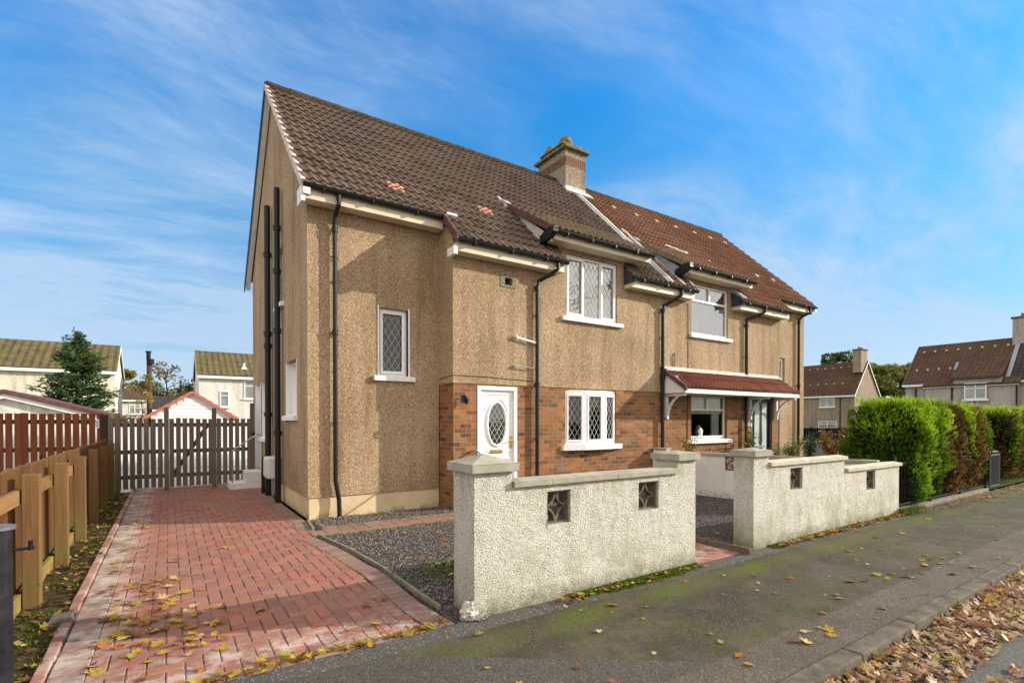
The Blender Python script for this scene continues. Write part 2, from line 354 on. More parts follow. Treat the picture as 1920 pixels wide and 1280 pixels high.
def wood(name, a, b, green, along=0, ga=.6):
    """grain along one axis (0 x, 1 y, 2 z); green algae low down"""
    k, out = mat(name, .85, .15); p = k.pos(); s = [22, 22, 22]; s[along] = 1.3
    g = k.noise(k.map(p, scale=tuple(s)), 1.6, 7, .65, .4)
    c = k.mix(k.ramp(g, [(.3, 0), (.7, 1)]), a, b)
    rn = k.new('ShaderNodeAttribute', attribute_name='Col').outputs['Color']
    c = k.mix(.75, c, k.mix(1., c, k.vmath('SCALE', rn, 2.), 'MULTIPLY'))
    z = k.sep(p)[2]
    lo = k.math('SUBTRACT', 1., k.math('MULTIPLY', z, 1.8), clamp=True)
    gm = k.math('MULTIPLY', k.ramp(k.noise(p, 4.5, 5, .65), [(.36, 0), (.6, 1)]), k.math('ADD', k.math('MULTIPLY', lo, ga), .06))
    c = k.mix(gm, c, green); kn = k.noise(p, 7, 2, .5); c = k.mix(k.ramp(kn, [(.70, 0), (.76, .7)]), c, tuple(x * .3 for x in a))
    out(c, k.bump(g, .35, .004))
wood('wood_new', (.125, .066, .029), (.205, .112, .052), (.12, .13, .03), 2, .75); wood('wood_new_rail', (.16, .083, .033), (.25, .138, .06), (.25, .26, .06), 1)
wood('wood_old', (.105, .078, .062), (.19, .15, .125), (.12, .12, .05), 2, .7); wood('wood_old_rail', (.07, .055, .045), (.13, .105, .085), (.08, .09, .04), 0, .3)
wood('wood_red', (.115, .034, .018), (.19, .060, .032), (.10, .05, .02), 2, .2); wood('bark', (.10, .075, .055), (.17, .13, .1), (.10, .11, .05), 2, .3)
def attrmat(name, rough=.8, spec=.2, trans=0., scale=40, mul=1., bump=.004):
    k, out = mat(name, rough, spec); c = k.attr(); p = k.pos()
    c2 = k.mix(k.ramp(k.noise(p, scale, 4, .65), [(.3, 0), (.75, .6)]), c, (.55, .5, .45), 'MULTIPLY')
    out(c2, k.bump(k.noise(p, scale * 3, 3, .6), .4, bump) if bump else None)
    if trans:
        b = k.n['Principled BSDF']; o = k.n['Material Output']; tr = k.new('ShaderNodeBsdfTranslucent', {'Color': c2}); mx = k.n.new('ShaderNodeMixShader')
        mx.inputs[0].default_value = trans; k.l.new(b.outputs[0], mx.inputs[1]); k.l.new(tr.outputs[0], mx.inputs[2]); k.l.new(mx.outputs[0], o.inputs[0])
attrmat('foliage', .7, .2, .35, 8, bump=0); attrmat('leaf', .6, .25, .25, 30, bump=0); attrmat('slate_chip', .85, .2, 0, 60)
def paver():
    k, out = mat('paver', .88, .2); c = k.attr(); p = k.pos()
    c = k.mix(k.ramp(k.noise(p, 34, 5, .75), [(.35, 0), (.75, .55)]), c, (.62, .56, .53), 'MULTIPLY')
    c = k.mix(.18, c, (.30, .19, .15)); c = k.mix(1., c, (.86, .80, .78), 'MULTIPLY')
    c = k.mix(k.ramp(k.noise(p, 1.5, 6, .6), [(.46, 0), (.66, .45)]), c, (.27, .16, .13), 'MIX')
    x, y, z = k.sep(p)
    ed = k.math('MULTIPLY', k.band(x, -2.6, -1.95, .25), k.ramp(k.noise(p, 3.2, 6, .7), [(.42, 0), (.62, 1)]))
    fr = k.math('MULTIPLY', k.band(y, -4.95, -4.15, .4), k.ramp(k.noise(p, 5, 6, .7), [(.46, 0), (.62, 1)]))
    c = k.mix(k.math('MULTIPLY', k.math('MAXIMUM', ed, fr), .8), c, (.50, .45, .40))
    c = k.mix(k.ramp(k.noise(p, 120, 2, .5), [(.62, 0), (.75, .5)]), c, (.55, .38, .33))
    out(c, k.bump(k.noise(p, 90, 4, .7), .5, .005))
paver()
def joint():
    k, out = mat('joint_sand', .95, .05); p = k.pos()
    c = k.mix(k.ramp(k.noise(p, 2.2, 6, .7), [(.42, 0), (.62, 1)]), (.05, .04, .033), (.36, .32, .27)); out(c, k.bump(k.noise(p, 80, 3), .4, .004))
joint()
def pavement():
    k, out = mat('pavement_asphalt', .85, .25); p = k.pos(); x, y, z = k.sep(p)
    wob = k.math('MULTIPLY', k.math('SUBTRACT', k.noise(p, 3, 4, .6), .5), .10); y = k.math('ADD', y, wob)
    st = k.vor(p, 150, out='Color'); st = k.sep(st)[0]
    base = k.ramp(st, [(0, (.014, .011, .008)), (.5, (.032, .026, .018)), (.85, (.062, .051, .036)), (1, (.20, .17, .13))])
    big = k.noise(p, 1.3, 7, .66)
    base = k.mix(k.ramp(big, [(.36, 0), (.60, 1)]), base, k.mix(.75, base, (.105, .082, .057)), 'MIX')
    base = k.mix(k.ramp(k.noise(p, 3.4, 7, .74), [(.47, 0), (.60, .75)]), base, (.030, .026, .016))
    moss = k.math('MULTIPLY', k.ramp(k.noise(p, 1.7, 6, .7), [(.42, 0), (.60, 1)]), k.ramp(k.noise(p, 38, 4, .7), [(.38, 0), (.58, 1)]))
    ml = k.band(y, -5.45, -5.07, .12); moss = k.math('MULTIPLY', moss, k.math('ADD', .38, k.math('MULTIPLY', ml, 1.1)), clamp=True)
    base = k.mix(moss, base, (.080, .105, .010))
    strip = k.band(y, -5.06, -4.0, .02)                                        # newer tarmac trench by the wall
    sc1 = k.ramp(st, [(0, (.05, .046, .042)), (.6, (.085, .078, .07)), (.94, (.12, .11, .10)), (1, (.42, .40, .37))])
    base = k.mix(strip, base, sc1)
    e = k.math('ADD', k.math('MULTIPLY', x, 1.), k.math('MULTIPLY', k.math('ADD', y, 5.06), 1.35))
    cross = k.math('MULTIPLY', k.band(e, -60., -.55, .03), k.band(y, -9., -5.06, .03))
    base = k.mix(cross, base, k.ramp(st, [(0, (.045, .038, .031)), (.6, (.072, .062, .051)), (1, (.15, .135, .115))]))
    conc = k.band(y, -7., -6.30, .02)                                         # concrete strip by the kerb
    cc = k.ramp(st, [(0, (.062, .051, .039)), (.7, (.112, .092, .071)), (1, (.21, .18, .145))])
    cc = k.mix(k.ramp(k.noise(p, 2.1, 6, .65), [(.4, 0), (.7, .6)]), cc, (.45, .4, .34), 'MULTIPLY')
    base = k.mix(conc, base, cc)
    crk = k.vor(k.vmath('ADD', p, k.vmath('SCALE', k.noise(p, 3.5, 4, .7, col=True), .35)), 2.6, 'DISTANCE_TO_EDGE')
    crm = k.math('MULTIPLY', k.ramp(crk, [(0, 1), (.009, 0)]), k.ramp(k.noise(p, .9, 3), [(.47, 0), (.6, 1)]))
    base = k.mix(k.math('MULTIPLY', crm, .7), base, (.02, .022, .012))
    h = k.math('ADD', k.math('MULTIPLY', k.sep(k.vor(p, 150, out='Color'))[1], .5), k.math('ADD', k.noise(p, 90, 4, .7), k.math('MULTIPLY', crm, -1.5)))
    out(base, k.bump(h, .8, .006), k.ramp(big, [(.3, .72), (.7, .92)]))
pavement()
def road():
    k, out = mat('road_asphalt', .8, .3); p = k.pos(); st = k.sep(k.vor(p, 95, out='Color'))[0]
    c = k.ramp(st, [(0, (.035, .034, .034)), (.6, (.07, .067, .064)), (1, (.15, .145, .14))])
    c = k.mix(k.ramp(k.noise(p, 1.1, 6, .6), [(.4, 0), (.7, .5)]), c, (.13, .12, .1)); out(c, k.bump(st, .9, .008))
road()
def ground():
    k, out = mat('grass_ground', .95, .05); p = k.pos()
    c = k.mix(k.ramp(k.noise(p, .6, 6, .65), [(.35, 0), (.65, 1)]), (.035, .075, .012), (.07, .10, .025))
    c = k.mix(k.ramp(k.noise(p, 14, 4, .7), [(.5, 0), (.7, .7)]), c, (.08, .06, .03)); out(c, k.bump(k.noise(p, 30, 4), .8, .03))
    k, out = mat('soil', .95, .05); p = k.pos()
    c = k.ramp(k.noise(p, 17, 7, .75), [(.3, (.022, .015, .010)), (.5, (.06, .042, .026)), (.65, (.12, .088, .055)), (.75, (.19, .14, .085))])
    mm = k.ramp(k.noise(p, 3.4, 6, .7), [(.46, 0), (.6, 1)])
    c = k.mix(k.math('MULTIPLY', mm, .4), c, (.07, .09, .02)); out(c, k.bump(k.noise(p, 30, 6, .7), 1., .03))
    k, out = mat('gravel_base', .9, .15); p = k.pos()
    c = k.ramp(k.sep(k.vor(p, 60, out='Color'))[0], [(0, (.03, .026, .03)), (.5, (.075, .065, .068)), (1, (.17, .15, .15))]); out(c, k.bump(k.vor(p, 60), 1., .02))
    k, out = mat('moss', .95, .05); p = k.pos()
    c = k.ramp(k.noise(p, 40, 5, .7), [(.3, (.03, .06, .005)), (.5, (.09, .15, .012)), (.7, (.17, .22, .03))]); out(c, k.bump(k.noise(p, 60, 4), 1., .02))
ground()
print('materials ok')
# ================================================================== STRUCTURE: ground, road, pavement, paths
def sheet(name, x0, x1, y0, y1, z, m):
    b = MB(); b.face([(x0, y0, z), (x1, y0, z), (x1, y1, z), (x0, y1, z)]); return struct(b.build(name, M[m]))
sheet('ground', -700, 900, -500, 1100, -.16, 'grass_ground')
sheet('road', -60, 90, -13, -6.74, -.10, 'road_asphalt')
b = MB(); b.box(-60, 90, -16, -13, -.15, 0); struct(b.build('far_pavement', M['pavement_asphalt']))
b = MB(); b.box(-60, 90, -6.66, -4.84, -.15, 0); struct(b.build('pavement', M['pavement_asphalt']))
b = MB(); x = -30.
while x < 60:
    o = random.uniform(-.004, .004); b.box(x, x + .905, -6.79 + o, -6.664, -.15, .006 + o); x += .915
struct(b.build('kerb', M['kerb_stone'], bevel=.012))
plain('pale_slabs', (.42, .40, .37), .9, .1, var=.15, scale=2)
sheet('garden_ground', -14, -2.85, -4.84, 24, -.03, 'pale_slabs')
sheet('neighbour_garden', 7.2, 30, -4.7, 14, -.02, 'grass_ground')
sheet('back_garden', -2.85, 12, 5.35, 24, -.03, 'pale_slabs')
b = MB(); nx, ny = 4, 90                                                   # lumpy soil strip
def soil_z(x, y): return .012 + .035 * mnoise.noise(Vector((x * 4, y * 4, 0))) + .02 * mnoise.noise(Vector((x * 13, y * 13, 3)))
for i in range(nx):
    for j in range(ny):
        xs = [-2.90 + .48 * (i + a) / nx for a in (0, 1)]; ys = [-4.86 + 10.2 * (j + a) / ny for a in (0, 1)]
        b.face([(xs[0], ys[0], soil_z(xs[0], ys[0])), (xs[1], ys[0], soil_z(xs[1], ys[0])), (xs[1], ys[1], soil_z(xs[1], ys[1])), (xs[0], ys[1], soil_z(xs[0], ys[1]))])
struct(b.build('soil_strip', M['soil'], smooth=True))
# ---- block paved driveway: 90 degree herringbone of single blocks
def right_edge(y):
    pts = [(-5, .03), (-4.36, .01), (-3.9, .01), (-3.17, .02), (-2.2, -.04), (-1.25, -.17), (-1.2, .022), (-.80, .022), (-.79, -.11), (-.12, -.04), (7, -.03)]
    for (a, xa), (c, xc) in zip(pts, pts[1:]):
        if a <= y <= c: return xa + (xc - xa) * (y - a) / (c - a)
    return -.03
PC = [(.35, .155, .115), (.32, .14, .105), (.38, .17, .125), (.29, .13, .10), (.33, .155, .12), (.31, .13, .10), (.27, .14, .115)]
PG = [(.27, .19, .16), (.23, .165, .145), (.30, .21, .175), (.20, .15, .13)]
def block(b, x0, x1, y0, y1, z, cols, cham=.005):
    b.col = tuple(q * random.uniform(.85, 1.12) for q in random.choice(cols))
    t = [random.uniform(-.0022, .0022) for _ in range(4)]; g = .0036
    x0 += g; x1 -= g; y0 += g; y1 -= g; c = cham
    P = [(x0, y0, z - .012), (x1, y0, z - .012), (x1, y1, z - .012), (x0, y1, z - .012), (x0, y0, z - c), (x1, y0, z - c), (x1, y1, z - c), (x0, y1, z - c),
         (x0 + c, y0 + c, z + t[0]), (x1 - c, y0 + c, z + t[1]), (x1 - c, y1 - c, z + t[2]), (x0 + c, y1 - c, z + t[3])]
    i = len(b.v); b.v += P
    for f in ((0, 1, 5, 4), (1, 2, 6, 5), (2, 3, 7, 6), (3, 0, 4, 7), (4, 5, 9, 8), (5, 6, 10, 9), (6, 7, 11, 10), (7, 4, 8, 11), (8, 9, 10, 11)):
        b.f.append(tuple(i + q for q in f)); b.c.append(b.col); b.u.append(None)
b = MB(); B_ = .1; XL, YF, YB = -2.20, -4.832, 5.9
def clipblock(x0, x1, y0, y1):
    x0 = max(x0, XL); y0 = max(y0, YF); y1 = min(y1, YB); re = right_edge((y0 + y1) / 2) - .2
    x1 = min(x1, re)
    if x1 - x0 > .02 and y1 - y0 > .02: block(b, x0, x1, y0, y1, .004 + und((x0 + x1) / 2, (y0 + y1) / 2), PC)
def und(x, y): return (.010 + .012 * max(0, min(1, (-2.8 - y) / 1.5))) * mnoise.noise(Vector((x * 1.3, y * 1.3, 1)))
for i in range(-130, 130):                       # herringbone: L shaped pairs stepping diagonally
    for j in range(-40, 60):
        ox, oy = XL + (i + 4 * 0) * B_, YF
        u = i * B_ + j * 2 * B_; v = i * B_ - j * 2 * B_
        x, y = XL + u, YF + v
        if x < XL - .4 or x > .4 or y < YF - .4 or y > YB + .3: continue
        clipblock(x, x + .2, y, y + .1); clipblock(x, x + .1, y + .1, y + .3)
y = YF
while y < YB:                                                                # soldier courses down each side
    block(b, -2.385, -2.195, y, y + .1, .008 + und(-2.29, y), PG)
    re = right_edge(y + .05); block(b, re - .205, re - .008, y, y + .1, .008 + und(re - .1, y), PG); y += .1
struct(b.build('driveway', M['paver']))
b = MB()
ys = [YF + (YB - YF) * k / 70 for k in range(71)]
for a, c in zip(ys, ys[1:]):
    for i in range(10):
        P = []
        for f, yy in ((i, a), (i + 1, a), (i + 1, c), (i, c)): x_ = -2.40 + (right_edge(yy) - .003 + 2.40) * f / 10; P.append((x_, yy, -.006 + und(x_, yy)))
        b.face(P)
struct(b.build('driveway_bed', M['joint_sand']))
b = MB(); y = YF                                                             # raised red edging bricks
while y < YB:
    b.col = tuple(q * random.uniform(.8, 1.1) for q in random.choice(PC[:4])); o = random.uniform(-.006, .006)
    if not -3.28 < y < -3.05: b.box(-2.455 + o, -2.392 + o, y + .004, y + .208, -.05, .035 + o)
    y += .213
struct(b.build('edging_bricks', M['paver'], bevel=.006))
b = MB(); b.box(-2.53, -2.40, -3.26, -3.06, -.02, .055)
tag(b.build('loose_brick', M['dark_brick'], bevel=.008, loc=(-2.46, -3.16, 0)), 'dark grey loose brick lying at the left edge of the driveway', 'brick')
# paths
def path(name, x0, x1, y0, y1, along_x):
    b = MB()
    if along_x:
        x = x0
        while x < x1:
            y = y0
            while y < y1 - .05: block(b, x, min(x + .2, x1), y, min(y + .1, y1), .006, PC); y += .1
            x += .2
    else:
        y = y0
        while y < y1:
            x = x0 + random.choice((0, 0)) ; r = int(round((y - y0) / .1)) % 2
            x -= .1 * r
            while x < x1:
                a, c = max(x, x0), min(x + .2, x1)
                if c - a > .03: block(b, a, c, y, y + .1, .006, PC)
                x += .2
            y += .1
    b.col = (.12, .1, .08); struct(b.build(name, M['paver']))
    q = MB(); q.face([(x0, y0, -.002), (x1, y0, -.002), (x1, y1, -.002), (x0, y1, -.002)]); struct(q.build(name + '_bed', M['joint_sand']))
path('house_path', .02, 2.92, -1.2, -.8, True)
path('gate_path', 2.95, 3.74, -4.84, -.72, False)
# edging strips
b = MB(); pts = [(-4.5, .045), (-3.9, .045), (-3.17, .05), (-2.2, -.01), (-1.22, -.14)]
for (ya, xa), (yb, xb) in zip(pts, pts[1:]):
    b.hexa([(xa, ya, -.05), (xa + .03, ya, -.05), (xb + .03, yb, -.05), (xb, yb, -.05), (xa, ya, .034), (xa + .03, ya, .034), (xb + .03, yb, .034), (xb, yb, .034)])
b.box(-.1, 2.9, -1.245, -1.205, -.05, .03); b.box(.02, 2.2, -.795, -.765, -.05, .03); b.hexa([(-.12, -.79, -.05), (-.08, -.79, -.05), (-.01, -.12, -.05), (-.05, -.12, -.05), (-.12, -.79, .04), (-.08, -.79, .04), (-.01, -.12, .04), (-.05, -.12, .04)])
plain('edging', (.20, .18, .12), .95, .1, var=.4, scale=12, bump=.006); struct(b.build('concrete_edging', M['edging'], bevel=.004))
b = MB(); b.box(3.745, 3.80, -4.95, -1.0, -.05, .075); struct(b.build('path_edging', M['dark_edging'], bevel=.008))
# gravel beds
def gravel_patch(poly_fn, x0, x1, y0, y1, nch, z0=.01):
    X = np.random.uniform(x0, x1, nch); Y = np.random.uniform(y0, y1, nch); k = np.array([poly_fn(a, c) for a, c in zip(X, Y)]); return X[k], Y[k]
b = MB()
b.face([(.03, -4.838, .0), (2.94, -4.838, .0), (2.94, -1.24, .0), (-.12, -1.24, .0), (-.0, -2.2, 0)])
b.face([(-.04, -.77, .0), (2.3, -.77, .0), (2.3, .0, .0), (-.04, 0, 0)]); b.face([(3.78, -4.62, .0), (7.6, -4.62, 0), (7.2, -.5, 0), (3.78, -.5, 0)]); b.face([(2.3, -.795, .0), (3.8, -.795, .0), (3.8, -.5, .0), (2.3, -.5, 0)])
struct(b.build('gravel_bed', M['gravel_base']))
P = []
for (fn, x0, x1, y0, y1, nc) in ((lambda x, y: x > (.09 if y < -2.6 else .09 + (y + 2.6) * -.16), -.12, 2.9, -4.6, -1.26, 15000), (lambda x, y: True, 0, 2.2, -.75, -.02, 3500), (lambda x, y: True, 3.83, 7.3, -4.6, -.6, 9000)):
    X, Y = gravel_patch(fn, x0, x1, y0, y1, nc); P.append(np.stack([X, Y], 1))
P = np.concatenate(P); N = len(P)
H = np.array([.012 + .03 * max(0, mnoise.noise(Vector((x * 1.3, y * 1.3, 5)))) for x, y in P]) + np.random.uniform(0, .012, N)
H += np.where((P[:, 0] > 6.6), (P[:, 0] - 6.6) * .13, 0)
oct_ = np.array([(1, 0, 0), (-.9, .3, 0), (.1, .8, .1), (0, -.8, -.1), (.1, 0, .45), (0, .1, -.45)])
F0 = np.array([(0, 2, 4), (2, 1, 4), (1, 3, 4), (3, 0, 4), (2, 0, 5), (1, 2, 5), (3, 1, 5), (0, 3, 5)])
sz = np.random.uniform(.006, .017, N)[:, None, None]; an = np.random.uniform(0, 6.28, N); tl = np.random.uniform(-.7, .7, N)
V = oct_[None] * sz * np.random.uniform(.6, 1.3, (N, 6, 3)); ct, st_ = np.cos(tl)[:, None], np.sin(tl)[:, None]
V = np.stack([V[..., 0] * ct - V[..., 2] * st_, V[..., 1], V[..., 0] * st_ + V[..., 2] * ct], -1)
ca, sa = np.cos(an)[:, None], np.sin(an)[:, None]; V = np.stack([V[..., 0] * ca - V[..., 1] * sa, V[..., 0] * sa + V[..., 1] * ca, V[..., 2]], -1)
V += np.stack([P[:, 0], P[:, 1], H], -1)[:, None]
Fg = (F0[None] + (np.arange(N) * 6)[:, None, None]).reshape(-1, 3)
g = np.random.choice(6, N); pal = np.array([(.16, .135, .125), (.22, .185, .165), (.10, .085, .08), (.28, .24, .21), (.19, .145, .12), (.38, .34, .30)])
Cg = np.repeat(pal[g], 8, 0)
o = link('gravel', np_mesh('gravel', V.reshape(-1, 3), Fg, Cg), M['slate_chip']); tag(o, 'grey purple slate chippings spread over the front garden beds', 'gravel', kind='stuff')

# ================================================================== THE HOUSE
X1, XR, L, D, XP = 2.22, 12.46, 14.86, .53, 7.45
YR, ZR, YE, ZE, SL = 3.05, 8.30, -.26, 5.12, .9607
def rz(y): return ZE + SL * (y - YE)
YBK = 6.1
house = thing('semi_detached_house', 'pair of brown pebbledash semi detached houses with brick ground floor and long tiled roof', 'house', (X1, -D, 0))
def wallgrid(b, fr, a0, a1, b0, b1, holes, depth=.10, c=0.):
    A = sorted({a0, a1, *[h[0] for h in holes], *[h[1] for h in holes]}); Bz = sorted({b0, b1, *[h[2] for h in holes], *[h[3] for h in holes]})
    A = [a for a in A if a0 <= a <= a1]; Bz = [z for z in Bz if b0 <= z <= b1]
    for p, q in zip(A, A[1:]):
        for r, s in zip(Bz, Bz[1:]):
            m, mm = (p + q) / 2, (r + s) / 2
            if any(h[0] < m < h[1] and h[2] < mm < h[3] for h in holes): continue
            b.face([fr.p(p, r, c), fr.p(q, r, c), fr.p(q, s, c), fr.p(p, s, c)])
    for h in holes:
        z0, z1 = max(h[2], b0), min(h[3], b1)
        if z1 <= z0: continue
        for a in (h[0], h[1]): b.face([fr.p(a, z0, c), fr.p(a, z1, c), fr.p(a, z1, c - depth), fr.p(a, z0, c - depth)])
        if h[2] >= b0: b.face([fr.p(h[0], h[2], c), fr.p(h[1], h[2], c), fr.p(h[1], h[2], c - depth), fr.p(h[0], h[2], c - depth)])
        if h[3] <= b1: b.face([fr.p(h[0], h[3], c), fr.p(h[1], h[3], c), fr.p(h[1], h[3], c - depth), fr.p(h[0], h[3], c - depth)])
FF = Fr((0, -D, 0), (1, 0, 0), (0, -1, 0))        # projecting front
F0_ = Fr((0, 0, 0), (1, 0, 0), (0, -1, 0))        # recessed front
FG = Fr((0, 0, 0), (0, 1, 0), (-1, 0, 0))         # left gable
hW_lo = (4.69, 6.08, 1.04, 2.14); hDoor = (2.70, 3.54, .05, 2.15); hW_up = (4.70, 6.09, 3.58, 4.80)
hR_up = (8.56, 10.02, 3.60, 4.80); hR_lo = (8.58, 10.02, 1.07, 2.14); hR_door = (11.12, 12.11, .05, 2.13); hVent = (3.26, 3.42, 3.97, 4.12)
hRec = (1.13, 1.64, 2.29, 3.42); hRec2 = (13.24, 13.74, 2.29, 3.42)
gW1 = (.80, 1.70, 1.63, 2.58); gW2 = (2.0, 2.5, 3.74, 4.80); gW3 = (3.75, 4.55, 1.16, 2.40); gDoor = (4.80, 5.62, .38, 2.40)
b = MB(); hz = 2.18
wallgrid(b, FF, X1, XR, hz, 4.64, [hW_up, hR_up, hVent], c=.015)
wallgrid(b, FF, 4.5, 6.3, 4.64, 5.02, [hW_up], c=.015); wallgrid(b, FF, 8.36, 10.14, 4.64, 5.02, [hR_up], c=.015)
wallgrid(b, F0_, 0, X1, .34, 5.0, [hRec]); wallgrid(b, F0_, XR, L, .34, 5.0, [hRec2])
b.face([(X1, -D - .015, hz), (X1, 0, hz), (X1, 0, 5.05), (X1, -D - .015, 4.72)]); b.face([(XR + .004, -D - .015, 0), (XR + .004, 0, 0), (XR + .004, 0, 5.05), (XR, -D - .015, 4.72)])
b.face([(X1, -D - .015, hz), (XR, -D - .015, hz), (XR, -D, hz - .004), (X1, -D, hz - .004)])
wallgrid(b, FG, 0, YBK, .34, 5.05, [gW1, gW2, gW3, gDoor], depth=.14)
b.face([(0, 0, 5.05), (0, YBK, 5.05), (0, YR, ZR - .12)]); b.face([(L, 0, 0), (L, YBK, 0), (L, YBK, 5.05), (L, YR, ZR - .12), (L, 0, 5.05)])
b.face([(0, YBK, 0), (L, YBK, 0), (L, YBK, 5.05), (0, YBK, 5.05)])
for (xa, xb) in ((4.5, 4.5), (6.3, 6.3), (8.36, 8.36), (10.14, 10.14)): b.face([(xa, -D - .015, 4.6), (xa, -D - .015, 5.02), (xa, .6, 5.02), (xa, .6, 4.6)])
b.build('wall', M['harling'], house)
b = MB(); wallgrid(b, FF, X1 + .012, XR, 0, hz, [hW_lo, hDoor, hR_lo, hR_door]); b.face([(X1 + .012, -D, 0), (X1 + .012, 0, 0), (X1 + .012, 0, hz), (X1 + .012, -D, hz)])
b.build('brick_wall', M['brick'], house)
b = MB(); b.v=[(.02, .02, 0), (X1 + .01, .02, 0), (X1 + .01, .02, .345), (.02, .02, .345), (.02, YBK, 0), (.02, YBK, .345)]; b.f=[(0,1,2,3),(0,4,5,3)]; b.c=[None]*2; b.u=[None]*2; b.build('plinth', M['plinth'], house); b = MB(); b.face([(XR, .02, 0), (L - .02, .02, 0), (L - .02, .02, .345), (XR, .02, .345)])
b.build('plinth', M['plinth'], house)
b = MB()                                          # floors and dividing walls inside, seen dimly through the glass
b.box(.3, L - .3, .35, YBK - .3, 2.5, 2.62); b.box(XP - .1, XP + .1, -.3, YBK - .1, .1, 4.9); b.box(X1 + .3, XR - .3, 2.6, 2.7, .1, 2.48); b.box(X1 + .3, XR - .3, 2.2, 2.3, 2.63, 5.6); b.box(3.9, 4.0, -.4, 2.5, .1, 4.6); b.box(X1 + .1, XR - .1, -.40, .34, 2.5, 2.62); b.box(.3, L - .3, 0.1, YBK - .3, .02, .1)
b.build('interior', M['room_dark'], house)

# ---- roof
def tile_field(b, x0, x1, s0, s1, O, S, Nn, course=.29, roll=.15, hr=.028, ht=.026, per=8):
    """rolled interlocking tiles: x across, s up the slope"""
    O = Vector(O); S = Vector(S).normalized(); Nn = Vector(Nn).normalized(); U = Vector((1, 0, 0))
    dx = roll / per; n0 = int(round((x1 - x0) / dx)); xs = [x0 + (x1 - x0) * i / n0 for i in range(n0 + 1)]
    def prof(x):
        f = (x / roll) % 1.
        return hr * (math.exp(-((f - .30) / .17) ** 2) + math.exp(-((f - 1.30) / .17) ** 2) - .28 * math.exp(-((f - .78) / .2) ** 2))
    pr = [prof(x) for x in xs]; k0 = int(math.floor(s0 / course + 1e-6)); k1 = int(math.ceil(s1 / course - 1e-6))
    rows = []
    for k in range(k0, k1):
        a, c = max(s0, k * course), min(s1, (k + 1) * course)
        ja = ht * (1 - (a / course - k)); jc = ht * (1 - (c / course - k))
        rows.append((a, ja - .02, k)); rows.append((a, ja, k)); rows.append((c, jc, k))
    base = len(b.v)
    jit = {}
    for (s, h, k) in rows:
        for i, x in enumerate(xs):
            t = int(math.floor(x / .3)); j = jit.setdefault((t, k), random.uniform(-.004, .005))
            b.v.append(tuple(O + U * x + S * s + Nn * (h + pr[i] + j)))
    m = len(xs)
    for r in range(len(rows) - 1):
        if rows[r][2] != rows[r + 1][2] and False: continue
        for i in range(m - 1):
            b.f.append((base + r * m + i, base + r * m + i + 1, base + (r + 1) * m + i + 1, base + (r + 1) * m + i)); b.c.append(None)
            ss = (rows[r][0] + 1e-3, max(rows[r + 1][0] - 1e-3, rows[r][0] + 1e-3)) if rows[r][2] == rows[r + 1][2] else (rows[r + 1][0], rows[r + 1][0] + .001)
            b.u.append([(xs[i], ss[0]), (xs[i + 1], ss[0]), (xs[i + 1], ss[1]), (xs[i], ss[1])]); b.hasuv = True
Y0 = -.84; S_ = Vector((0, 1, SL)).normalized(); N_ = Vector((0, -SL, 1)).normalized(); LEN = math.sqrt(1 + SL * SL)
def s_of(y): return (y - Y0) * LEN
O_ = Vector((0, Y0, rz(Y0) - .02)); sR = s_of(YR)
YD = .62                                          # where the dormer roofs run out on the main slope
brown = MB()
tile_field(brown, -.10, X1 - .03, s_of(-.31), sR, O_, S_, N_); tile_field(brown, X1 - .03, 4.5, 0, sR, O_, S_, N_)
tile_field(brown, 4.5, 6.27, s_of(.2), sR, O_, S_, N_); tile_field(brown, 6.27, XP, 0, sR, O_, S_, N_)
roofL = brown.build('roof', M['tile_brown'], house)
red = MB()
tile_field(red, XP, 8.37, 0, sR, O_, S_, N_, ht=.03); tile_field(red, 8.37, 10.12, s_of(.2), sR, O_, S_, N_, ht=.03)
tile_field(red, 10.12, XR + .03, 0, sR, O_, S_, N_, ht=.03); tile_field(red, XR + .03, L + .1, s_of(-.31), sR, O_, S_, N_, ht=.03)
roofR = red.build('roof', M['tile_red'], house)
roofL['label'] = 'brown mossy rolled tile roof of the nearer half'; roofR['label'] = 'reddish brown tile roof of the farther half'
b = MB(); b.face([(-.1, YR, ZR), (L + .1, YR, ZR), (L + .1, YBK + .3, 5.08), (-.1, YBK + .3, 5.08)]); b.build('back_slope', M['tile_brown'], house)
def pink_tile(x, y):                              # replaced paler tiles
    q = MB(); tile_field(q, x, x + .3, s_of(y), s_of(y) + .2, O_ + N_ * .012, S_, N_, hr=.032); q.build('replacement_tile', M['clay_pink'], roofL)
plain('clay_pink', (.60, .31, .25), .85, .1, var=.15)
pink_tile(1.35, s_of(.17) and .14); pink_tile(3.15, .14)
for i, (x, y) in enumerate([(8.85, 2.33), (9.75, 2.31), (10.67, 2.33), (11.6, 2.35), (12.55, 2.37), (13.4, 2.37), (14.2, 2.35), (13.15, .57), (14.06, .58), (10.9, .62)]):
    q = MB(); c = Vector((x, y, rz(y))); q.hexa([c + Vector((dx_, 0, 0)) * 1. + S_ * ds + N_ * dn for dn in (.0, .055) for dx_, ds in ((-.045, -.06), (.045, -.06), (.035, .07), (-.035, .07))]); q.build('roof_clip', M['lead_white'], roofR, bevel=.01)
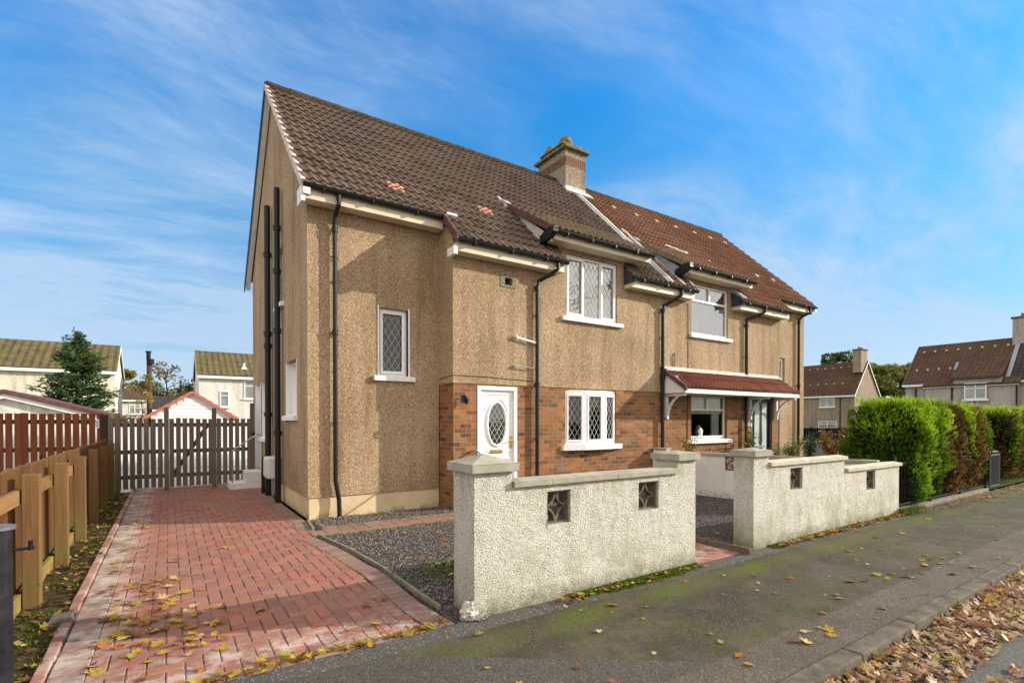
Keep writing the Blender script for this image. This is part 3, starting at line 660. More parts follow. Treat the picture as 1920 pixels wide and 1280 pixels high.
# ridge
b = MB(); x = -.12
while x < L + .1:
    xe = min(x + .445, L + .12); seg = 8
    for k in range(seg):
        a0, a1 = math.pi * (-.08 + 1.16 * k / seg), math.pi * (-.08 + 1.16 * (k + 1) / seg); r0, r1 = .10, .093
        P = [Vector((x, YR - math.cos(a0) * r0, ZR - .05 + math.sin(a0) * r0)), Vector((xe, YR - math.cos(a0) * r1, ZR - .05 + math.sin(a0) * r1)), Vector((xe, YR - math.cos(a1) * r1, ZR - .05 + math.sin(a1) * r1)), Vector((x, YR - math.cos(a1) * r0, ZR - .05 + math.sin(a1) * r0))]
        b.face(P)
    b.face([(x, YR - math.cos(math.pi * (-.08 + 1.16 * k / 8)) * .10, ZR - .05 + math.sin(math.pi * (-.08 + 1.16 * k / 8)) * .10) for k in range(9)])
    x = xe
b.build('ridge', M['ridge_tile'], house)
# verges: stepped tile ends bedded in pale mortar, left gable
b = MB(); s = s_of(-.31) ; k = 0
while s < sR - .05:
    e = min(s + .29, sR); c0 = O_ + S_ * s; c1 = O_ + S_ * e; A = Vector((1, 0, 0))
    b.hexa([c0 - A * .15 + N_ * -.065, c0 - A * .085 + N_ * -.065, c1 - A * .085 + N_ * -.085, c1 - A * .15 + N_ * -.085, c0 - A * .15 + N_ * .042, c0 - A * .085 + N_ * .042, c1 - A * .085 + N_ * .008, c1 - A * .15 + N_ * .008]); s = e
b.build('verge', M['pink_mortar'], house)
for sgn, ya, yb in ((1, -.33, YR), (-1, YR, YBK + .33)):
    for xx, wd in ((-.118, .10), (L + .02, .10)):
        z = lambda y: rz(y) if sgn > 0 else rz(2 * YR - y)
        b = MB(); b.hexa([(xx, ya, z(ya) - .17), (xx + wd, ya, z(ya) - .17), (xx + wd, yb, z(yb) - .17), (xx, yb, z(yb) - .17), (xx, ya, z(ya) - .075), (xx + wd, ya, z(ya) - .075), (xx + wd, yb, z(yb) - .075), (xx, yb, z(yb) - .075)]); b.build('undercloak', M['fascia_white'], house)

b = MB(); z = lambda y: rz(2 * YR - y)
b.hexa([(-.15, YR - .02, z(YR) - .16), (-.13, YR - .02, z(YR) - .16), (-.13, YBK + .4, z(YBK + .4) - .16), (-.15, YBK + .4, z(YBK + .4) - .16), (-.15, YR - .02, z(YR) + .02), (-.13, YR - .02, z(YR) + .02), (-.13, YBK + .4, z(YBK + .4) + .04), (-.15, YBK + .4, z(YBK + .4) + .04)])
b.build('bargeboard', M['black_plastic'], house)
# return verges where the lower eaves start, at X1 (purple tiles)
def vrun(name, x, y0, y1, m, w_=.05, up=.03, dn=-.14, parent=house, zf=rz):
    q = MB(); L_ = math.hypot(y1 - y0, zf(y1) - zf(y0)); kk = max(1, int(L_ / .2))
    for i in range(kk):
        ya, yb = y0 + (y1 - y0) * i / kk, y0 + (y1 - y0) * (i + 1) / kk
        q.hexa([(x - w_, ya, zf(ya) + dn), (x, ya, zf(ya) + dn), (x, yb, zf(yb) + dn), (x - w_, yb, zf(yb) + dn), (x - w_, ya, zf(ya) + up + .02), (x, ya, zf(ya) + up + .02), (x, yb, zf(yb) + up), (x - w_, yb, zf(yb) + up)])
    return q.build(name, M[m], parent)
vrun('lower_verge', X1 - .03, -.84, -.32, 'mauve_tile', .045, .035, -.13)
# eaves: soffit boxes, fascias and gutters
def eave(x0, x1, yw, yg, zg, endl=False, endr=False, fas='fascia', slope_end=True):
    """yw wall plane, yg gutter line, zg tile edge height"""
    q = MB(); q.box(x0, x1, yg + .05, yw + .0, zg - .235, zg - .06); q.build('fascia', M[fas], house)
    q = MB(); r = .058; yc, zc = yg - .005, zg - .045
    seg = 8
    for k in range(seg):
        a0, a1 = math.pi * (1 + k / seg), math.pi * (1 + (k + 1) / seg)
        q.face([(x0 - .04, yc + math.cos(a0) * r, zc + math.sin(a0) * r), (x1 + .04, yc + math.cos(a0) * r, zc + math.sin(a0) * r), (x1 + .04, yc + math.cos(a1) * r, zc + math.sin(a1) * r), (x0 - .04, yc + math.cos(a1) * r, zc + math.sin(a1) * r)])
    q.tube([(x0 - .04, yc - r, zc), (x1 + .04, yc - r, zc)], .007, 6)
    q.face([(x0 - .04, yc - r, zc - .012), (x1 + .04, yc - r, zc - .012), (x1 + .04, yc + r, zc - .012), (x0 - .04, yc + r, zc - .012)])
    for xx in (x0 - .04, x1 + .04): q.face([(xx, yc + math.cos(math.pi * (1 + k / 8)) * r, zc + math.sin(math.pi * (1 + k / 8)) * r) for k in range(9)])
    x = x0 + .25
    while x < x1: q.tube([(x, yc + .004, zc - r + .0), (x, yc - .0, zc - r - .012)], .02, 6); q.box(x - .013, x + .013, yc - r - .006, yc + r, zc - r - .006, zc - .02); x += .75
    q.build('gutter', M['black_plastic'], house)
eave(-.08, X1 - .03, -.02, -.30, rz(-.30)); eave(X1 + .0, 4.46, -D - .02, -.83, rz(-.83)); eave(6.30, 8.36, -D - .02, -.83, rz(-.83)); eave(10.18, XR + .03, -D - .02, -.83, rz(-.83)); eave(XR + .06, L + .08, -.02, -.30, rz(-.30))
b = MB(); b.box(-.14, -.085, -.30, .0, rz(-.3) - .30, rz(-.3) - .06); b.build('box_end', M['fascia_white'], house); b = MB(); b.box(X1 - .11, X1 - .04, -.80, -D - .02, rz(-.83) - .30, rz(-.83) - .17); b.build('box_end', M['fascia_white'], house)
for x in (6.285, 10.165):
    b = MB(); b.prism([(x, -.90, 4.42), (x, -D - .02, 4.42), (x, -D - .02, 4.80), (x, -.80, 4.62)], (.012, 0, 0)); b.build('box_end', M['lead_dark'], house)
# dormer roofs
def dormer(x0, x1, m, vm, cheek):
    ye, ze = -.90, 5.08; yt = YD; zt = rz(yt) + .04; S = Vector((0, yt - ye, zt - ze)); ln = S.length; S.normalize(); Nn = Vector((0, -S.z, S.y))
    dr = MB(); tile_field(dr, x0, x1, 0, ln, (0, ye, ze), S, Nn, course=.235)
    o = dr.build('dormer_roof', M[m], house)
    zf = lambda y: ze + (zt - ze) * (y - ye) / (yt - ye)
    kk = 7
    q = MB()
    for i in range(kk):
        ya, yb = ye + (yt - ye) * i / kk, ye + (yt - ye) * (i + 1) / kk - .006
        q.hexa([(x0 - .05, ya, zf(ya) - .10), (x0 + .03, ya, zf(ya) - .10), (x0 + .03, yb, zf(yb) - .10), (x0 - .05, yb, zf(yb) - .10), (x0 - .05, ya, zf(ya) + .055), (x0 + .03, ya, zf(ya) + .055), (x0 + .03, yb, zf(yb) + .04), (x0 - .05, yb, zf(yb) + .04)])
    q.build('verge', M[vm], o, bevel=.006)
    q = MB(); q.prism([(x0 + .015, ye + .09, zf(ye) - .13), (x0 + .015, yt - .02, zf(yt) - .06), (x0 + .015, yt - .02, zf(yt) - .16), (x0 + .015, -.48, rz(-.48) - .0), (x0 + .015, ye + .09, 4.85)], (.03, 0, 0)); q.build('cheek', M[cheek], o)
    q = MB(); q.box(x0 + .05, x1 - .02, ye + .06, -D - .016, 4.90, 5.02); q.build('fascia', M['fascia'], o)
    q = MB(); q.box(x0 + .5, x1 - .5, -D - .014, .3, 5.03, 5.06); q.build('soffit', M['fascia'], o)
    eg = MB(); r = .058; yc, zc = ye - .01, ze - .035
    for k in range(8):
        a0, a1 = math.pi * (1 + k / 8), math.pi * (1 + (k + 1) / 8)
        eg.face([(x0 - .05, yc + math.cos(a0) * r, zc + math.sin(a0) * r), (x1 + .03, yc + math.cos(a0) * r, zc + math.sin(a0) * r), (x1 + .03, yc + math.cos(a1) * r, zc + math.sin(a1) * r), (x0 - .05, yc + math.cos(a1) * r, zc + math.sin(a1) * r)])
    for xx in (x0 - .05, x1 + .03): eg.face([(xx, yc + math.cos(math.pi * (1 + k / 8)) * r, zc + math.sin(math.pi * (1 + k / 8)) * r) for k in range(9)])
    eg.tube([(x0 - .05, yc - r, zc), (x1 + .03, yc - r, zc)], .007, 6)
    x = x0 + .3
    while x < x1: eg.box(x - .013, x + .013, yc - r - .006, yc + r, zc - r - .012, zc - .02); x += .62
    eg.prism([(x0 - .06, ye - .07, 4.99), (x0 - .06, ye + .12, 4.88), (x0 - .06, -D - .02, 4.86), (x0 - .06, -D - .02, 5.0), (x0 - .06, ye + .1, 5.10), (x0 - .06, ye - .07, 5.08)], (.11, 0, 0))
    eg.build('gutter', M['black_plastic'], o)
    q = MB(); c = Vector((x0 - .06, yt, zf(yt) + .05))                     # lead saddle at the top of the verge
    q.hexa([c + Vector((dx_, 0, 0)) + S_ * ds + N_ * dn for dn in (-.05, .02) for dx_, ds in ((-.03, -.07), (.12, -.07), (.08, .07), (-.08, .07))]); q.build('lead_saddle', M['lead'], o, bevel=.01)
    return o
dormer(4.1, 6.78, 'tile_dormer', 'mauve_tile', 'lead_white')
d2 = dormer(8.0, 10.62, 'tile_red', 'olive_tile', 'lead')
def strip(name, x, w_, y0, y1, m, h=.05, parent=house, xb=None):
    """flashing following the slope, with slightly ragged edges"""
    q = MB(); kk = max(2, int((y1 - y0) / .12)); xb = x if xb is None else xb; js = [random.uniform(-.018, .018) for _ in range(kk + 1)]
    for i in range(kk):
        ya, yb = y0 + (y1 - y0) * i / kk, y0 + (y1 - y0) * (i + 1) / kk; xa_, xc_ = x + (xb - x) * i / kk, x + (xb - x) * (i + 1) / kk
        P = []
        for dn in (-.03, h): P += [Vector((xa_ - w_ / 2 + js[i], ya, rz(ya))) + N_ * dn, Vector((xa_ + w_ / 2 + js[i], ya, rz(ya))) + N_ * dn, Vector((xc_ + w_ / 2 + js[i + 1], yb, rz(yb))) + N_ * dn, Vector((xc_ - w_ / 2 + js[i + 1], yb, rz(yb))) + N_ * dn]
        q.hexa(P)
    return q.build(name, M[m], parent)
strip('flashing', 7.50, .07, -.84, 2.60, 'lead_white', .055, xb=7.66); strip('flashing', 7.41, .10, -.84, 2.60, 'lead', .035, xb=7.56)
strip('flashing', 7.93, .12, -.82, .70, 'lead', .045); strip('flashing', 7.80, .05, .0, 1.05, 'lead_white', .06, xb=7.86); strip('flashing', 8.3, .08, -.80, -.1, 'lead', .045)
strip('flashing', 2.34, .2, -.32, -.25, 'lead_white', .035); strip('flashing', 4.02, .05, .55, .9, 'lead_white', .045); strip('flashing', 10.3, .2, -.82, -.45, 'lead', .05, xb=10.2)
for lo, hi in ((0, .4), (.4, 1.01)):                # ragged mortar patches above the right dormer
    q = MB()
    for i in range(26):
        t = i / 25
        if not lo <= t < hi: continue
        x = 9.35 + 1.9 * t; y = .86 - .35 * t + random.uniform(-.03, .03) - (.22 if t >= .4 else 0); c = Vector((x, y, rz(y))); a = random.uniform(.05, .10); e_ = random.uniform(.015, .05)
        q.hexa([c + Vector((dx_, 0, 0)) + S_ * ds + N_ * dn for dn in (.0, .05) for dx_, ds in ((-a, -e_), (a, -e_), (a * .7, e_), (-a * .8, e_))])
    q.build('mortar_patch', M['lead_white'], roofR)
# chimney
cx0, cx1, cy0, cy1 = 7.30, 8.02, 2.60, 3.85
b = MB(); b.box(cx0, cx1, cy0, cy1, 7.5, 8.56); b.box(cx0 + .004, cx1 - .004, cy0 + .004, cy1 - .004, 8.80, 9.0); ch = b.build('chimney', M['harling_chimney'], house)
b = MB(); b.box(cx0 - .006, cx1 + .006, cy0 - .006, cy1 + .006, 8.56, 8.80); b.build('brick_band', M['soldier_brick'], ch)
b = MB(); b.box(cx0 - .10, cx1 + .10, cy0 - .10, cy1 + .10, 9.0, 9.08); b.box(cx0 + .05, cx1 - .22, cy0 + .16, cy1 - .1, 9.08, 9.20); b.box(cx0 + .0, cx1 - .18, cy0 + .12, cy1 - .06, 9.20, 9.25); b.build('cap', M['cap_moss'], ch, bevel=.015)
for yy in (2.95, 3.62):
    q = MB(); c = Vector((cx0 + .29, yy, 9.25)); q.tube([c, c + Vector((0, 0, .12)), c + Vector((0, 0, .24)), c + Vector((0, 0, .31))], [.20, .19, .15, .06], 14); q.build('chimney_pot', M['cap_moss'], ch, smooth=True)
q = MB(); q.tube([(cx1 - .1, cy0 + .2, 9.08), (cx1 - .1, cy0 + .2, 9.2), (cx1 - .1, cy0 + .2, 9.21), (cx1 - .1, cy0 + .2, 9.26)], [.075, .07, .09, .09], 14); q.build('chimney_pot', M['clay'], ch)
q = MB(); q.hexa([Vector((x, y, rz(y))) + N_ * dn for dn in (-.02, .06) for x, y in ((cx0 - .10, cy0 - .17), (cx1 + .14, cy0 - .17), (cx1 + .08, cy0 + .02), (cx0 - .04, cy0 + .02))])
q.box(cx0 - .008, cx1 + .008, cy0 - .010, cy0 + .1, 7.6, 8.0); q.build('lead_apron', M['lead_white'], ch)
for xx, sg in ((cx0, -1), (cx1, 1)):
    q = MB()
    for i in range(3):
        ya, yb = cy0 + i * .16, cy0 + (i + 1) * .16
        q.hexa([Vector((xx + sg * a, y, z)) for z in (7.5, None) for a, y in ((0, ya), (.012, ya), (.012, yb), (0, yb)) for z in ([rz(y) - .1] if z else [min(rz(yb) + .12, rz(YR) + .05)])])
    q.build('step_flashing', M['lead'], ch)
# ================================================================== windows and doors
def sill(par, fr, a0, a1, z, c0=-.06, c1=.07, h=.09, m='sill_white'):
    q = MB(); q.hexa([fr.p(a0, z - h, c1), fr.p(a1, z - h, c1), fr.p(a1, z - h, c0), fr.p(a0, z - h, c0), fr.p(a0, z - .012, c1), fr.p(a1, z - .012, c1), fr.p(a1, z + .012, c0), fr.p(a0, z + .012, c0)])
    return q.build('sill', M[m], par, bevel=.006)
def leading(par, fr, a0, a1, b0, b1, c, px=.115, pz=.19, ell=None):
    """diamond lead lattice clipped to the pane (or to an ellipse)"""
    q = MB(); ca, cb = (a0 + a1) / 2, (b0 + b1) / 2; W, Hh = a1 - a0, b1 - b0; rw = .0035
    sl = pz / px; nn = int((W * sl + Hh) / pz) + 2
    for sg in (1, -1):
        for i in range(-nn, nn + 1):
            cc = cb + i * pz                                                   # z = cc + sg*sl*(a-ca)
            pts = []
            if ell:
                # intersect with ellipse
                ra, rb = W / 2, Hh / 2; k = sg * sl; o = cc - cb
                A_ = 1 / ra ** 2 + k * k / rb ** 2; B2 = 2 * k * o / rb ** 2; C_ = o * o / rb ** 2 - 1; dd = B2 * B2 - 4 * A_ * C_
                if dd <= 0: continue
                t0, t1 = (-B2 - math.sqrt(dd)) / (2 * A_), (-B2 + math.sqrt(dd)) / (2 * A_)
            else:
                t0, t1 = -W / 2, W / 2; k = sg * sl; lo, hi = (b0 - cc) / k, (b1 - cc) / k
                if lo > hi: lo, hi = hi, lo
                t0, t1 = max(t0, lo), min(t1, hi)
                if t1 - t0 < .01: continue
                o = cc - cb
            P0, P1 = fr.p(ca + t0, cb + o + k * t0, c), fr.p(ca + t1, cb + o + k * t1, c)
            dv = (P1 - P0).normalized(); sd = dv.cross(fr.N) * rw
            q.hexa([P0 - sd, P1 - sd, P1 + sd, P0 + sd, P0 - sd + fr.N * .004, P1 - sd + fr.N * .004, P1 + sd + fr.N * .004, P0 + sd + fr.N * .004])
    return q.build('leading', M['lead_strip'], par)
plain('lead_strip', (.42, .43, .42), .6, .3)
def window(fr, h, lights, fm='upvc', gl='glass', dep=.07, sillx=None, sl=True, lead=True, curtain=None, trans=(), fw=.045, cf=.04):
    """frame mesh is the part, panes etc its sub-parts. lights: list of (a0,a1,casement)"""
    a0, a1, b0, b1 = h; q = MB(); c0, c1 = -dep - .05, -dep
    q.lbox(fr, a0, a1, b0, b0 + fw, c0, c1); q.lbox(fr, a0, a1, b1 - fw, b1, c0, c1); q.lbox(fr, a0, a0 + fw, b0 + fw, b1 - fw, c0, c1); q.lbox(fr, a1 - fw, a1, b0 + fw, b1 - fw, c0, c1)
    for i, l in enumerate(lights[:-1]): q.lbox(fr, l[1], lights[i + 1][0], b0 + fw, b1 - fw, c0, c1)
    for (l0, l1, cas) in lights:
        if cas:
            k0, k1 = -dep - .02, -dep + .016
            q.lbox(fr, l0, l1, b0 + fw, b0 + fw + cf, k0, k1); q.lbox(fr, l0, l1, b1 - fw - cf, b1 - fw, k0, k1); q.lbox(fr, l0, l0 + cf, b0 + fw + cf, b1 - fw - cf, k0, k1); q.lbox(fr, l1 - cf, l1, b0 + fw + cf, b1 - fw - cf, k0, k1)
    for (tz, t0, t1) in trans: q.lbox(fr, t0, t1, tz - .025, tz + .025, c0, c1 + .006)
    w_ = q.build('window', M[fm], house, bevel=.004)
    for (l0, l1, cas) in lights:
        e = cf if cas else 0; p = MB(); y0, y1 = b0 + fw + e, b1 - fw - e; p.face([fr.p(l0 + e, y0, -dep - .03), fr.p(l1 - e, y0, -dep - .03), fr.p(l1 - e, y1, -dep - .03), fr.p(l0 + e, y1, -dep - .03)])
        p.build('pane', M[gl], w_)
        if lead: leading(w_, fr, l0 + e, l1 - e, y0, y1, -dep - .028)
    if curtain:
        p = MB(); k = 28; z0, z1 = curtain[1] if len(curtain) > 1 else (b0, b1); A0, A1 = curtain[2] if len(curtain) > 2 else (a0, a1)
        for i in range(k):
            f0, f1 = A0 + (A1 - A0) * i / k, A0 + (A1 - A0) * (i + 1) / k; d0, d1 = (-dep - .085 - .012 * math.sin(i * 1.9)), (-dep - .085 - .012 * math.sin((i + 1) * 1.9))
            p.face([fr.p(f0, z0, d0), fr.p(f1, z0, d1), fr.p(f1, z1, d1), fr.p(f0, z1, d0)])
        p.build(curtain[0], M['white_cloth'], w_, smooth=True)
    if sl:
        s0, s1 = sillx or (a0 - .12, a1 + .12); sill(w_, fr, s0, s1, b0)
    return w_
FFo = Fr((0, -D - .015, 0), (1, 0, 0), (0, -1, 0))
glass('glass_upper', 4.0, (.95, .97, .96))
w1 = window(FFo, hW_up, [(4.745, 5.16, True), (5.19, 5.62, False), (5.65, 6.045, True)], gl='glass_upper', sillx=(4.57, 6.23), curtain=('blind',), dep=.035)
w1['label'] = 'white upper window of three leaded lights on the nearer half'
w2 = window(FFo, hR_up, [(8.605, 9.975, False)], sillx=(8.48, 10.13), lead=False, curtain=('blind',), trans=((4.42, 8.605, 9.975),), gl='glass_upper', dep=.04)
q = MB(); q.lbox(FFo, 9.27, 9.31, 4.44, 4.755, -.08, -.03); q.build('glazing_bar', M['upvc'], w2)
w3 = window(FF, hR_lo, [(8.625, 9.975, False)], fm='upvc_cream', sillx=(8.42, 10.17), lead=False, curtain=('net_curtain', (1.70, 2.12)), trans=((1.80, 8.625, 9.975),))
q = MB(); q.lbox(FF, 9.27, 9.31, 1.82, 2.095, -.12, -.06); q.lbox(FF, 8.63, 9.97, 1.12, 1.16, -.10, -.055); q.build('glazing_bar', M['upvc'], w3)
q = MB()
for xx in (9.66, 9.72, 9.78, 9.84, 9.9): q.tube([FF.p(xx, 1.1, -.2), FF.p(xx, 1.8, -.2)], .03, 8)
q.build('side_curtain', M['white_cloth'], w3)
q = MB(); q.tube([FF.p(9.08, 1.10, -.16), FF.p(9.08, 1.16, -.16), FF.p(9.08, 1.3, -.16), FF.p(9.08, 1.36, -.16), FF.p(9.08, 1.42, -.16)], [.05, .09, .10, .06, .035], 14); q.build('vase', M['white_cloth'], w3, smooth=True)
w4 = window(F0_, hRec, [(1.17, 1.60, True)], sillx=(1.03, 1.75), fw=.04, cf=.045); w4['label'] = 'small leaded staircase window in the recessed wall'
window(F0_, hRec2, [(13.28, 13.70, True)], fw=.04, lead=False)
for (A, B_2) in ((hRec[0] - .025, hRec[0]), (hRec[1], hRec[1] + .03)):
    q = MB(); q.lbox(F0_, A, B_2, hRec[2], hRec[3] + .03, -.10, .006); q.build('reveal_trim', M['sill_white'], w4)
window(FG, gW1, [(.85, 1.65, False)], dep=.10, lead=False, sillx=(.72, 1.78), curtain=('blind',)); window(FG, gW2, [(2.05, 2.45, False)], dep=.08, lead=False); window(FG, gW3, [(3.80, 4.50, False)], dep=.10, lead=False, curtain=('blind',))
for h_ in (gW1, gW3):
    for a in (h_[0], h_[1]): q = MB(); q.lbox(FG, a - .02 if a == h_[0] else a - .004, a + .004 if a == h_[0] else a + .02, h_[2], h_[3], -.10, .008); q.build('reveal_trim', M['sill_white'], house)
# bowed ground floor window
q = MB(); pts = [(4.69, -.50), (5.13, -.625), (5.64, -.625), (6.08, -.50)]; frs = []
for (xa, ya), (xb, yb) in zip(pts, pts[1:]):
    U = Vector((xb - xa, yb - ya, 0)); frs.append((Fr((xa, ya, 0), U, Vector((yb - ya, -(xb - xa), 0))), U.length))
for i, (fr, ln) in enumerate(frs):
    for (a, c, e, g_) in ((0, ln, 1.06, 1.12), (0, ln, 2.06, 2.12), (0, .05, 1.12, 2.06), (ln - .05, ln, 1.12, 2.06)): q.lbox(fr, a, c, e, g_, -.05, 0)
    if True:
        cf = .038; A, B3 = .05, ln - .05
        for (a, c, e, g_) in ((A, B3, 1.12, 1.12 + cf), (A, B3, 2.06 - cf, 2.06), (A, A + cf, 1.12 + cf, 2.06 - cf), (B3 - cf, B3, 1.12 + cf, 2.06 - cf)): q.lbox(fr, a, c, e, g_, -.03, .014)
q.prism([(x, y, 2.12) for x, y in pts] + [(6.08, -.42, 2.12), (4.69, -.42, 2.12)], (0, 0, .022))
wb = q.build('window', M['upvc'], house, bevel=.003); wb['label'] = 'bowed white ground floor window with three leaded lights'
for (fr, ln) in frs:
    A, B3 = .088, ln - .088; p = MB(); p.face([fr.p(A, 1.158, -.02), fr.p(B3, 1.158, -.02), fr.p(B3, 2.022, -.02), fr.p(A, 2.022, -.02)]); p.build('pane', M['glass'], wb); leading(wb, fr, A, B3, 1.158, 2.022, -.018)
q = MB(); q.prism([(4.58, -.50, .955), (4.60, -.60, .955), (5.10, -.70, .955), (5.70, -.70, .955), (6.2, -.60, .955), (6.25, -.50, .955)], (0, 0, .10)); q.build('sill', M['peeling'] if 'peeling' in M else M['sill_white'], wb, bevel=.012)
# front door
def door_near():
    q = MB(); a0, a1, b0, b1 = hDoor
    for (a, c, e, g_) in ((a0, a0 + .065, b0, b1), (a1 - .065, a1, b0, b1), (a0 + .065, a1 - .065, b1 - .07, b1)): q.lbox(FF, a, c, e, g_, -.09, .012)
    q.lbox(FF, a0 + .065, a1 - .065, b0, b1 - .07, -.08, -.035)
    # raised mouldings
    def rect(x0, x1, z0, z1, t=.018, c=-.022):
        for (a, cc, e, g_) in ((x0, x1, z0, z0 + t), (x0, x1, z1 - t, z1), (x0, x0 + t, z0 + t, z1 - t), (x1 - t, x1, z0 + t, z1 - t)): q.lbox(FF, a, cc, e, g_, -.04, c)
    rect(2.80, 3.44, .98, 2.02); rect(2.83, 3.09, .2, .86); rect(3.15, 3.41, .2, .86)
    d_ = q.build('door', M['upvc'], house, bevel=.004); d_['label'] = 'white front door with an oval leaded glass'
    cx, cz, ra, rb = 3.12, 1.475, .175, .365
    q = MB(); seg = 40
    for k in range(seg):
        t0, t1 = 2 * math.pi * k / seg, 2 * math.pi * (k + 1) / seg
        for (r0, r1, c0, c1) in ((1.0, 1.13, -.025, -.004), (1.13, 1.26, -.004, -.03)):
            P = lambda t, r, c: FF.p(cx + math.cos(t) * (ra + (r - 1) * .19), cz + math.sin(t) * (rb + (r - 1) * .19), c)
            q.face([P(t0, r0, c0), P(t1, r0, c0), P(t1, r1, c1), P(t0, r1, c1)])
    for (s0, s1, rr) in ((.15 * math.pi, .42 * math.pi, 1.5), (.58 * math.pi, .85 * math.pi, 1.5)):
        for k in range(12):
            t0, t1 = s0 + (s1 - s0) * k / 12, s0 + (s1 - s0) * (k + 1) / 12
            P = lambda t, e, c: FF.p(cx + math.cos(t) * (ra + .09 + e), cz + .0 + math.sin(t) * (rb + .09 + e), c)
            q.hexa([P(t0, 0, -.036), P(t1, 0, -.036), P(t1, .018, -.036), P(t0, .018, -.036), P(t0, 0, -.022), P(t1, 0, -.022), P(t1, .018, -.022), P(t0, .018, -.022)])
    q.build('oval_frame', M['upvc'], d_, smooth=False)
    q = MB(); q.face([FF.p(cx + math.cos(2 * math.pi * k / seg) * ra, cz + math.sin(2 * math.pi * k / seg) * rb, -.030) for k in range(seg)]); q.build('oval_glass', M['glass_door'], d_)
    leading(d_, FF, cx - ra, cx + ra, cz - rb, cz + rb, -.0285, .10, .15, ell=True)
    q = MB(); q.tube([FF.p(cx + math.cos(t) * .07, cz - .02 + math.sin(t) * .075, -.026) for t in np.linspace(0, 6.28, 18)], .004, 5); q.build('glass_motif', M['lead_strip'], d_)
    q = MB(); q.lbox(FF, 2.98, 3.24, .955, 1.02, -.035, -.018); q.lbox(FF, 3.00, 3.22, .965, 1.01, -.018, -.010); q.build('letterbox', M['brass'], d_, bevel=.003)
    q = MB(); q.lbox(FF, 3.405, 3.45, 1.04, 1.26, -.035, -.018); q.tube([FF.p(3.428, 1.18, -.02), FF.p(3.428, 1.18, .025), FF.p(3.34, 1.175, .025)], .010, 8); q.build('handle', M['brass'], d_, bevel=.003)
glass('glass_door', 1.9, (.35, .42, .38))
door_near()
def door_far():
    q = MB(); a0, a1, b0, b1 = hR_door
    for (a, c, e, g_) in ((a0, a0 + .07, b0, b1), (a1 - .07, a1, b0, b1), (a0 + .07, a1 - .07, b1 - .07, b1)): q.lbox(FF, a, c, e, g_, -.10, -.02)
    q.lbox(FF, a0 + .07, a1 - .07, b0, b1 - .07, -.10, -.06)
    d_ = q.build('door', M['black_door'], house, bevel=.004); d_['label'] = 'black front door with two tall frosted glass strips'
    for a in (11.33, 11.68):
        q = MB(); q.lbox(FF, a, a + .22, .45, 2.0, -.055, -.045); q.build('glass_strip', M['frosted'], d_)
    q = MB(); q.lbox(FF, 11.42, 11.80, .80, .86, -.045, -.03); q.build('letterbox', M['steel'], d_)
    q = MB(); q.tube([FF.p(11.62, .95, -.04), FF.p(11.62, .95, 0), FF.p(11.62, 1.5, 0), FF.p(11.62, 1.5, -.04)], .012, 8); q.build('handle', M['steel'], d_)
plain('black_door', (.02, .02, .023), .35, .5); plain('frosted', (.50, .55, .55), .25, .5, var=.15, scale=3); plain('wood_door', (.55, .5, .42), .6)
door_far()
q = MB(); q.lbox(FG, 4.80, 5.62, .38, 2.40, -.14, -.09); q.lbox(FG, 4.80, 4.87, .38, 2.40, -.09, .01); q.lbox(FG, 5.55, 5.62, .38, 2.40, -.09, .01); dd_ = q.build('door', M['upvc'], house); dd_['label'] = 'white side door above the white steps'
# steps at the side door
b = MB(); b.box(-.66, -.0, 4.62, 5.25, -.02, .14); b.box(-.34, .0, 4.62, 5.25, .14, .38); b.build('door_steps', M['steps_white'], house, bevel=.012)
b = MB(); b.tube([(-.02, 4.72, 1.22), (-.10, 4.72, 1.22), (-.60, 4.72, .86), (-.60, 4.72, .0)], .016, 8); b.build('handrail', M['steel'], house)
b = MB(); b.tube([(2.63, -.545, 1.02), (2.63, -.62, 1.03), (2.60, -1.02, .88), (2.60, -1.02, .0)], .016, 8); b.build('handrail', M['handrail_grey'], house)
b = MB(); b.box(2.55, 3.7, -1.06, -D - .003, -.02, .10); b.build('door_step', M['coping'], house, bevel=.01)
# pipes
def pipe(name, pts, r, m='black_plastic', collars=(), brackets=(), nrm=(0, -1, 0)):
    q = MB(); q.tube(pts, r, 12)
    for z_, x_, y_ in collars: q.tube([(x_, y_, z_ - .04), (x_, y_, z_ + .04)], r * 1.3, 12); q.tube([(x_, y_, z_ + .03), (x_, y_, z_ + .045)], r * 1.45, 12)
    for z_, x_, y_ in brackets:
        n_ = Vector(nrm); c = Vector((x_, y_, z_)); t = Vector((-n_.y, n_.x, 0)); q.tube([c - t * .06 - n_ * (r + .02), c - t * (r + .005), c + t * (r + .005), c + t * .06 - n_ * (r + .02)], .008, 6); q.tube([(x_, y_, z_ - .015), (x_, y_, z_ + .015)], r * 1.12, 12)
    return q.build(name, M[m], house)
yg = -D - .075
pipe('downpipe', [(.40, -.30, 4.98), (.40, -.30, 4.84), (.40, -.10, 4.72), (.40, -.07, 4.60), (.40, -.07, .60), (.45, -.07, .30), (.455, -.09, .0)], .036, collars=[(4.52, .40, -.07), (2.92, .40, -.07)], brackets=[(4.1, .4, -.07), (2.9, .4, -.07), (1.5, .4, -.07)])
pipe('downpipe', [(4.26, -.835, 4.46), (4.26, -.835, 4.36), (4.18, -.76, 4.28), (3.99, yg, 4.14), (3.95, yg, 4.02), (3.95, yg, .0)], .036, collars=[(4.0, 3.95, yg), (2.2, 3.95, yg)], brackets=[(3.5, 3.95, yg), (2.95, 3.95, yg), (1.2, 3.95, yg)])
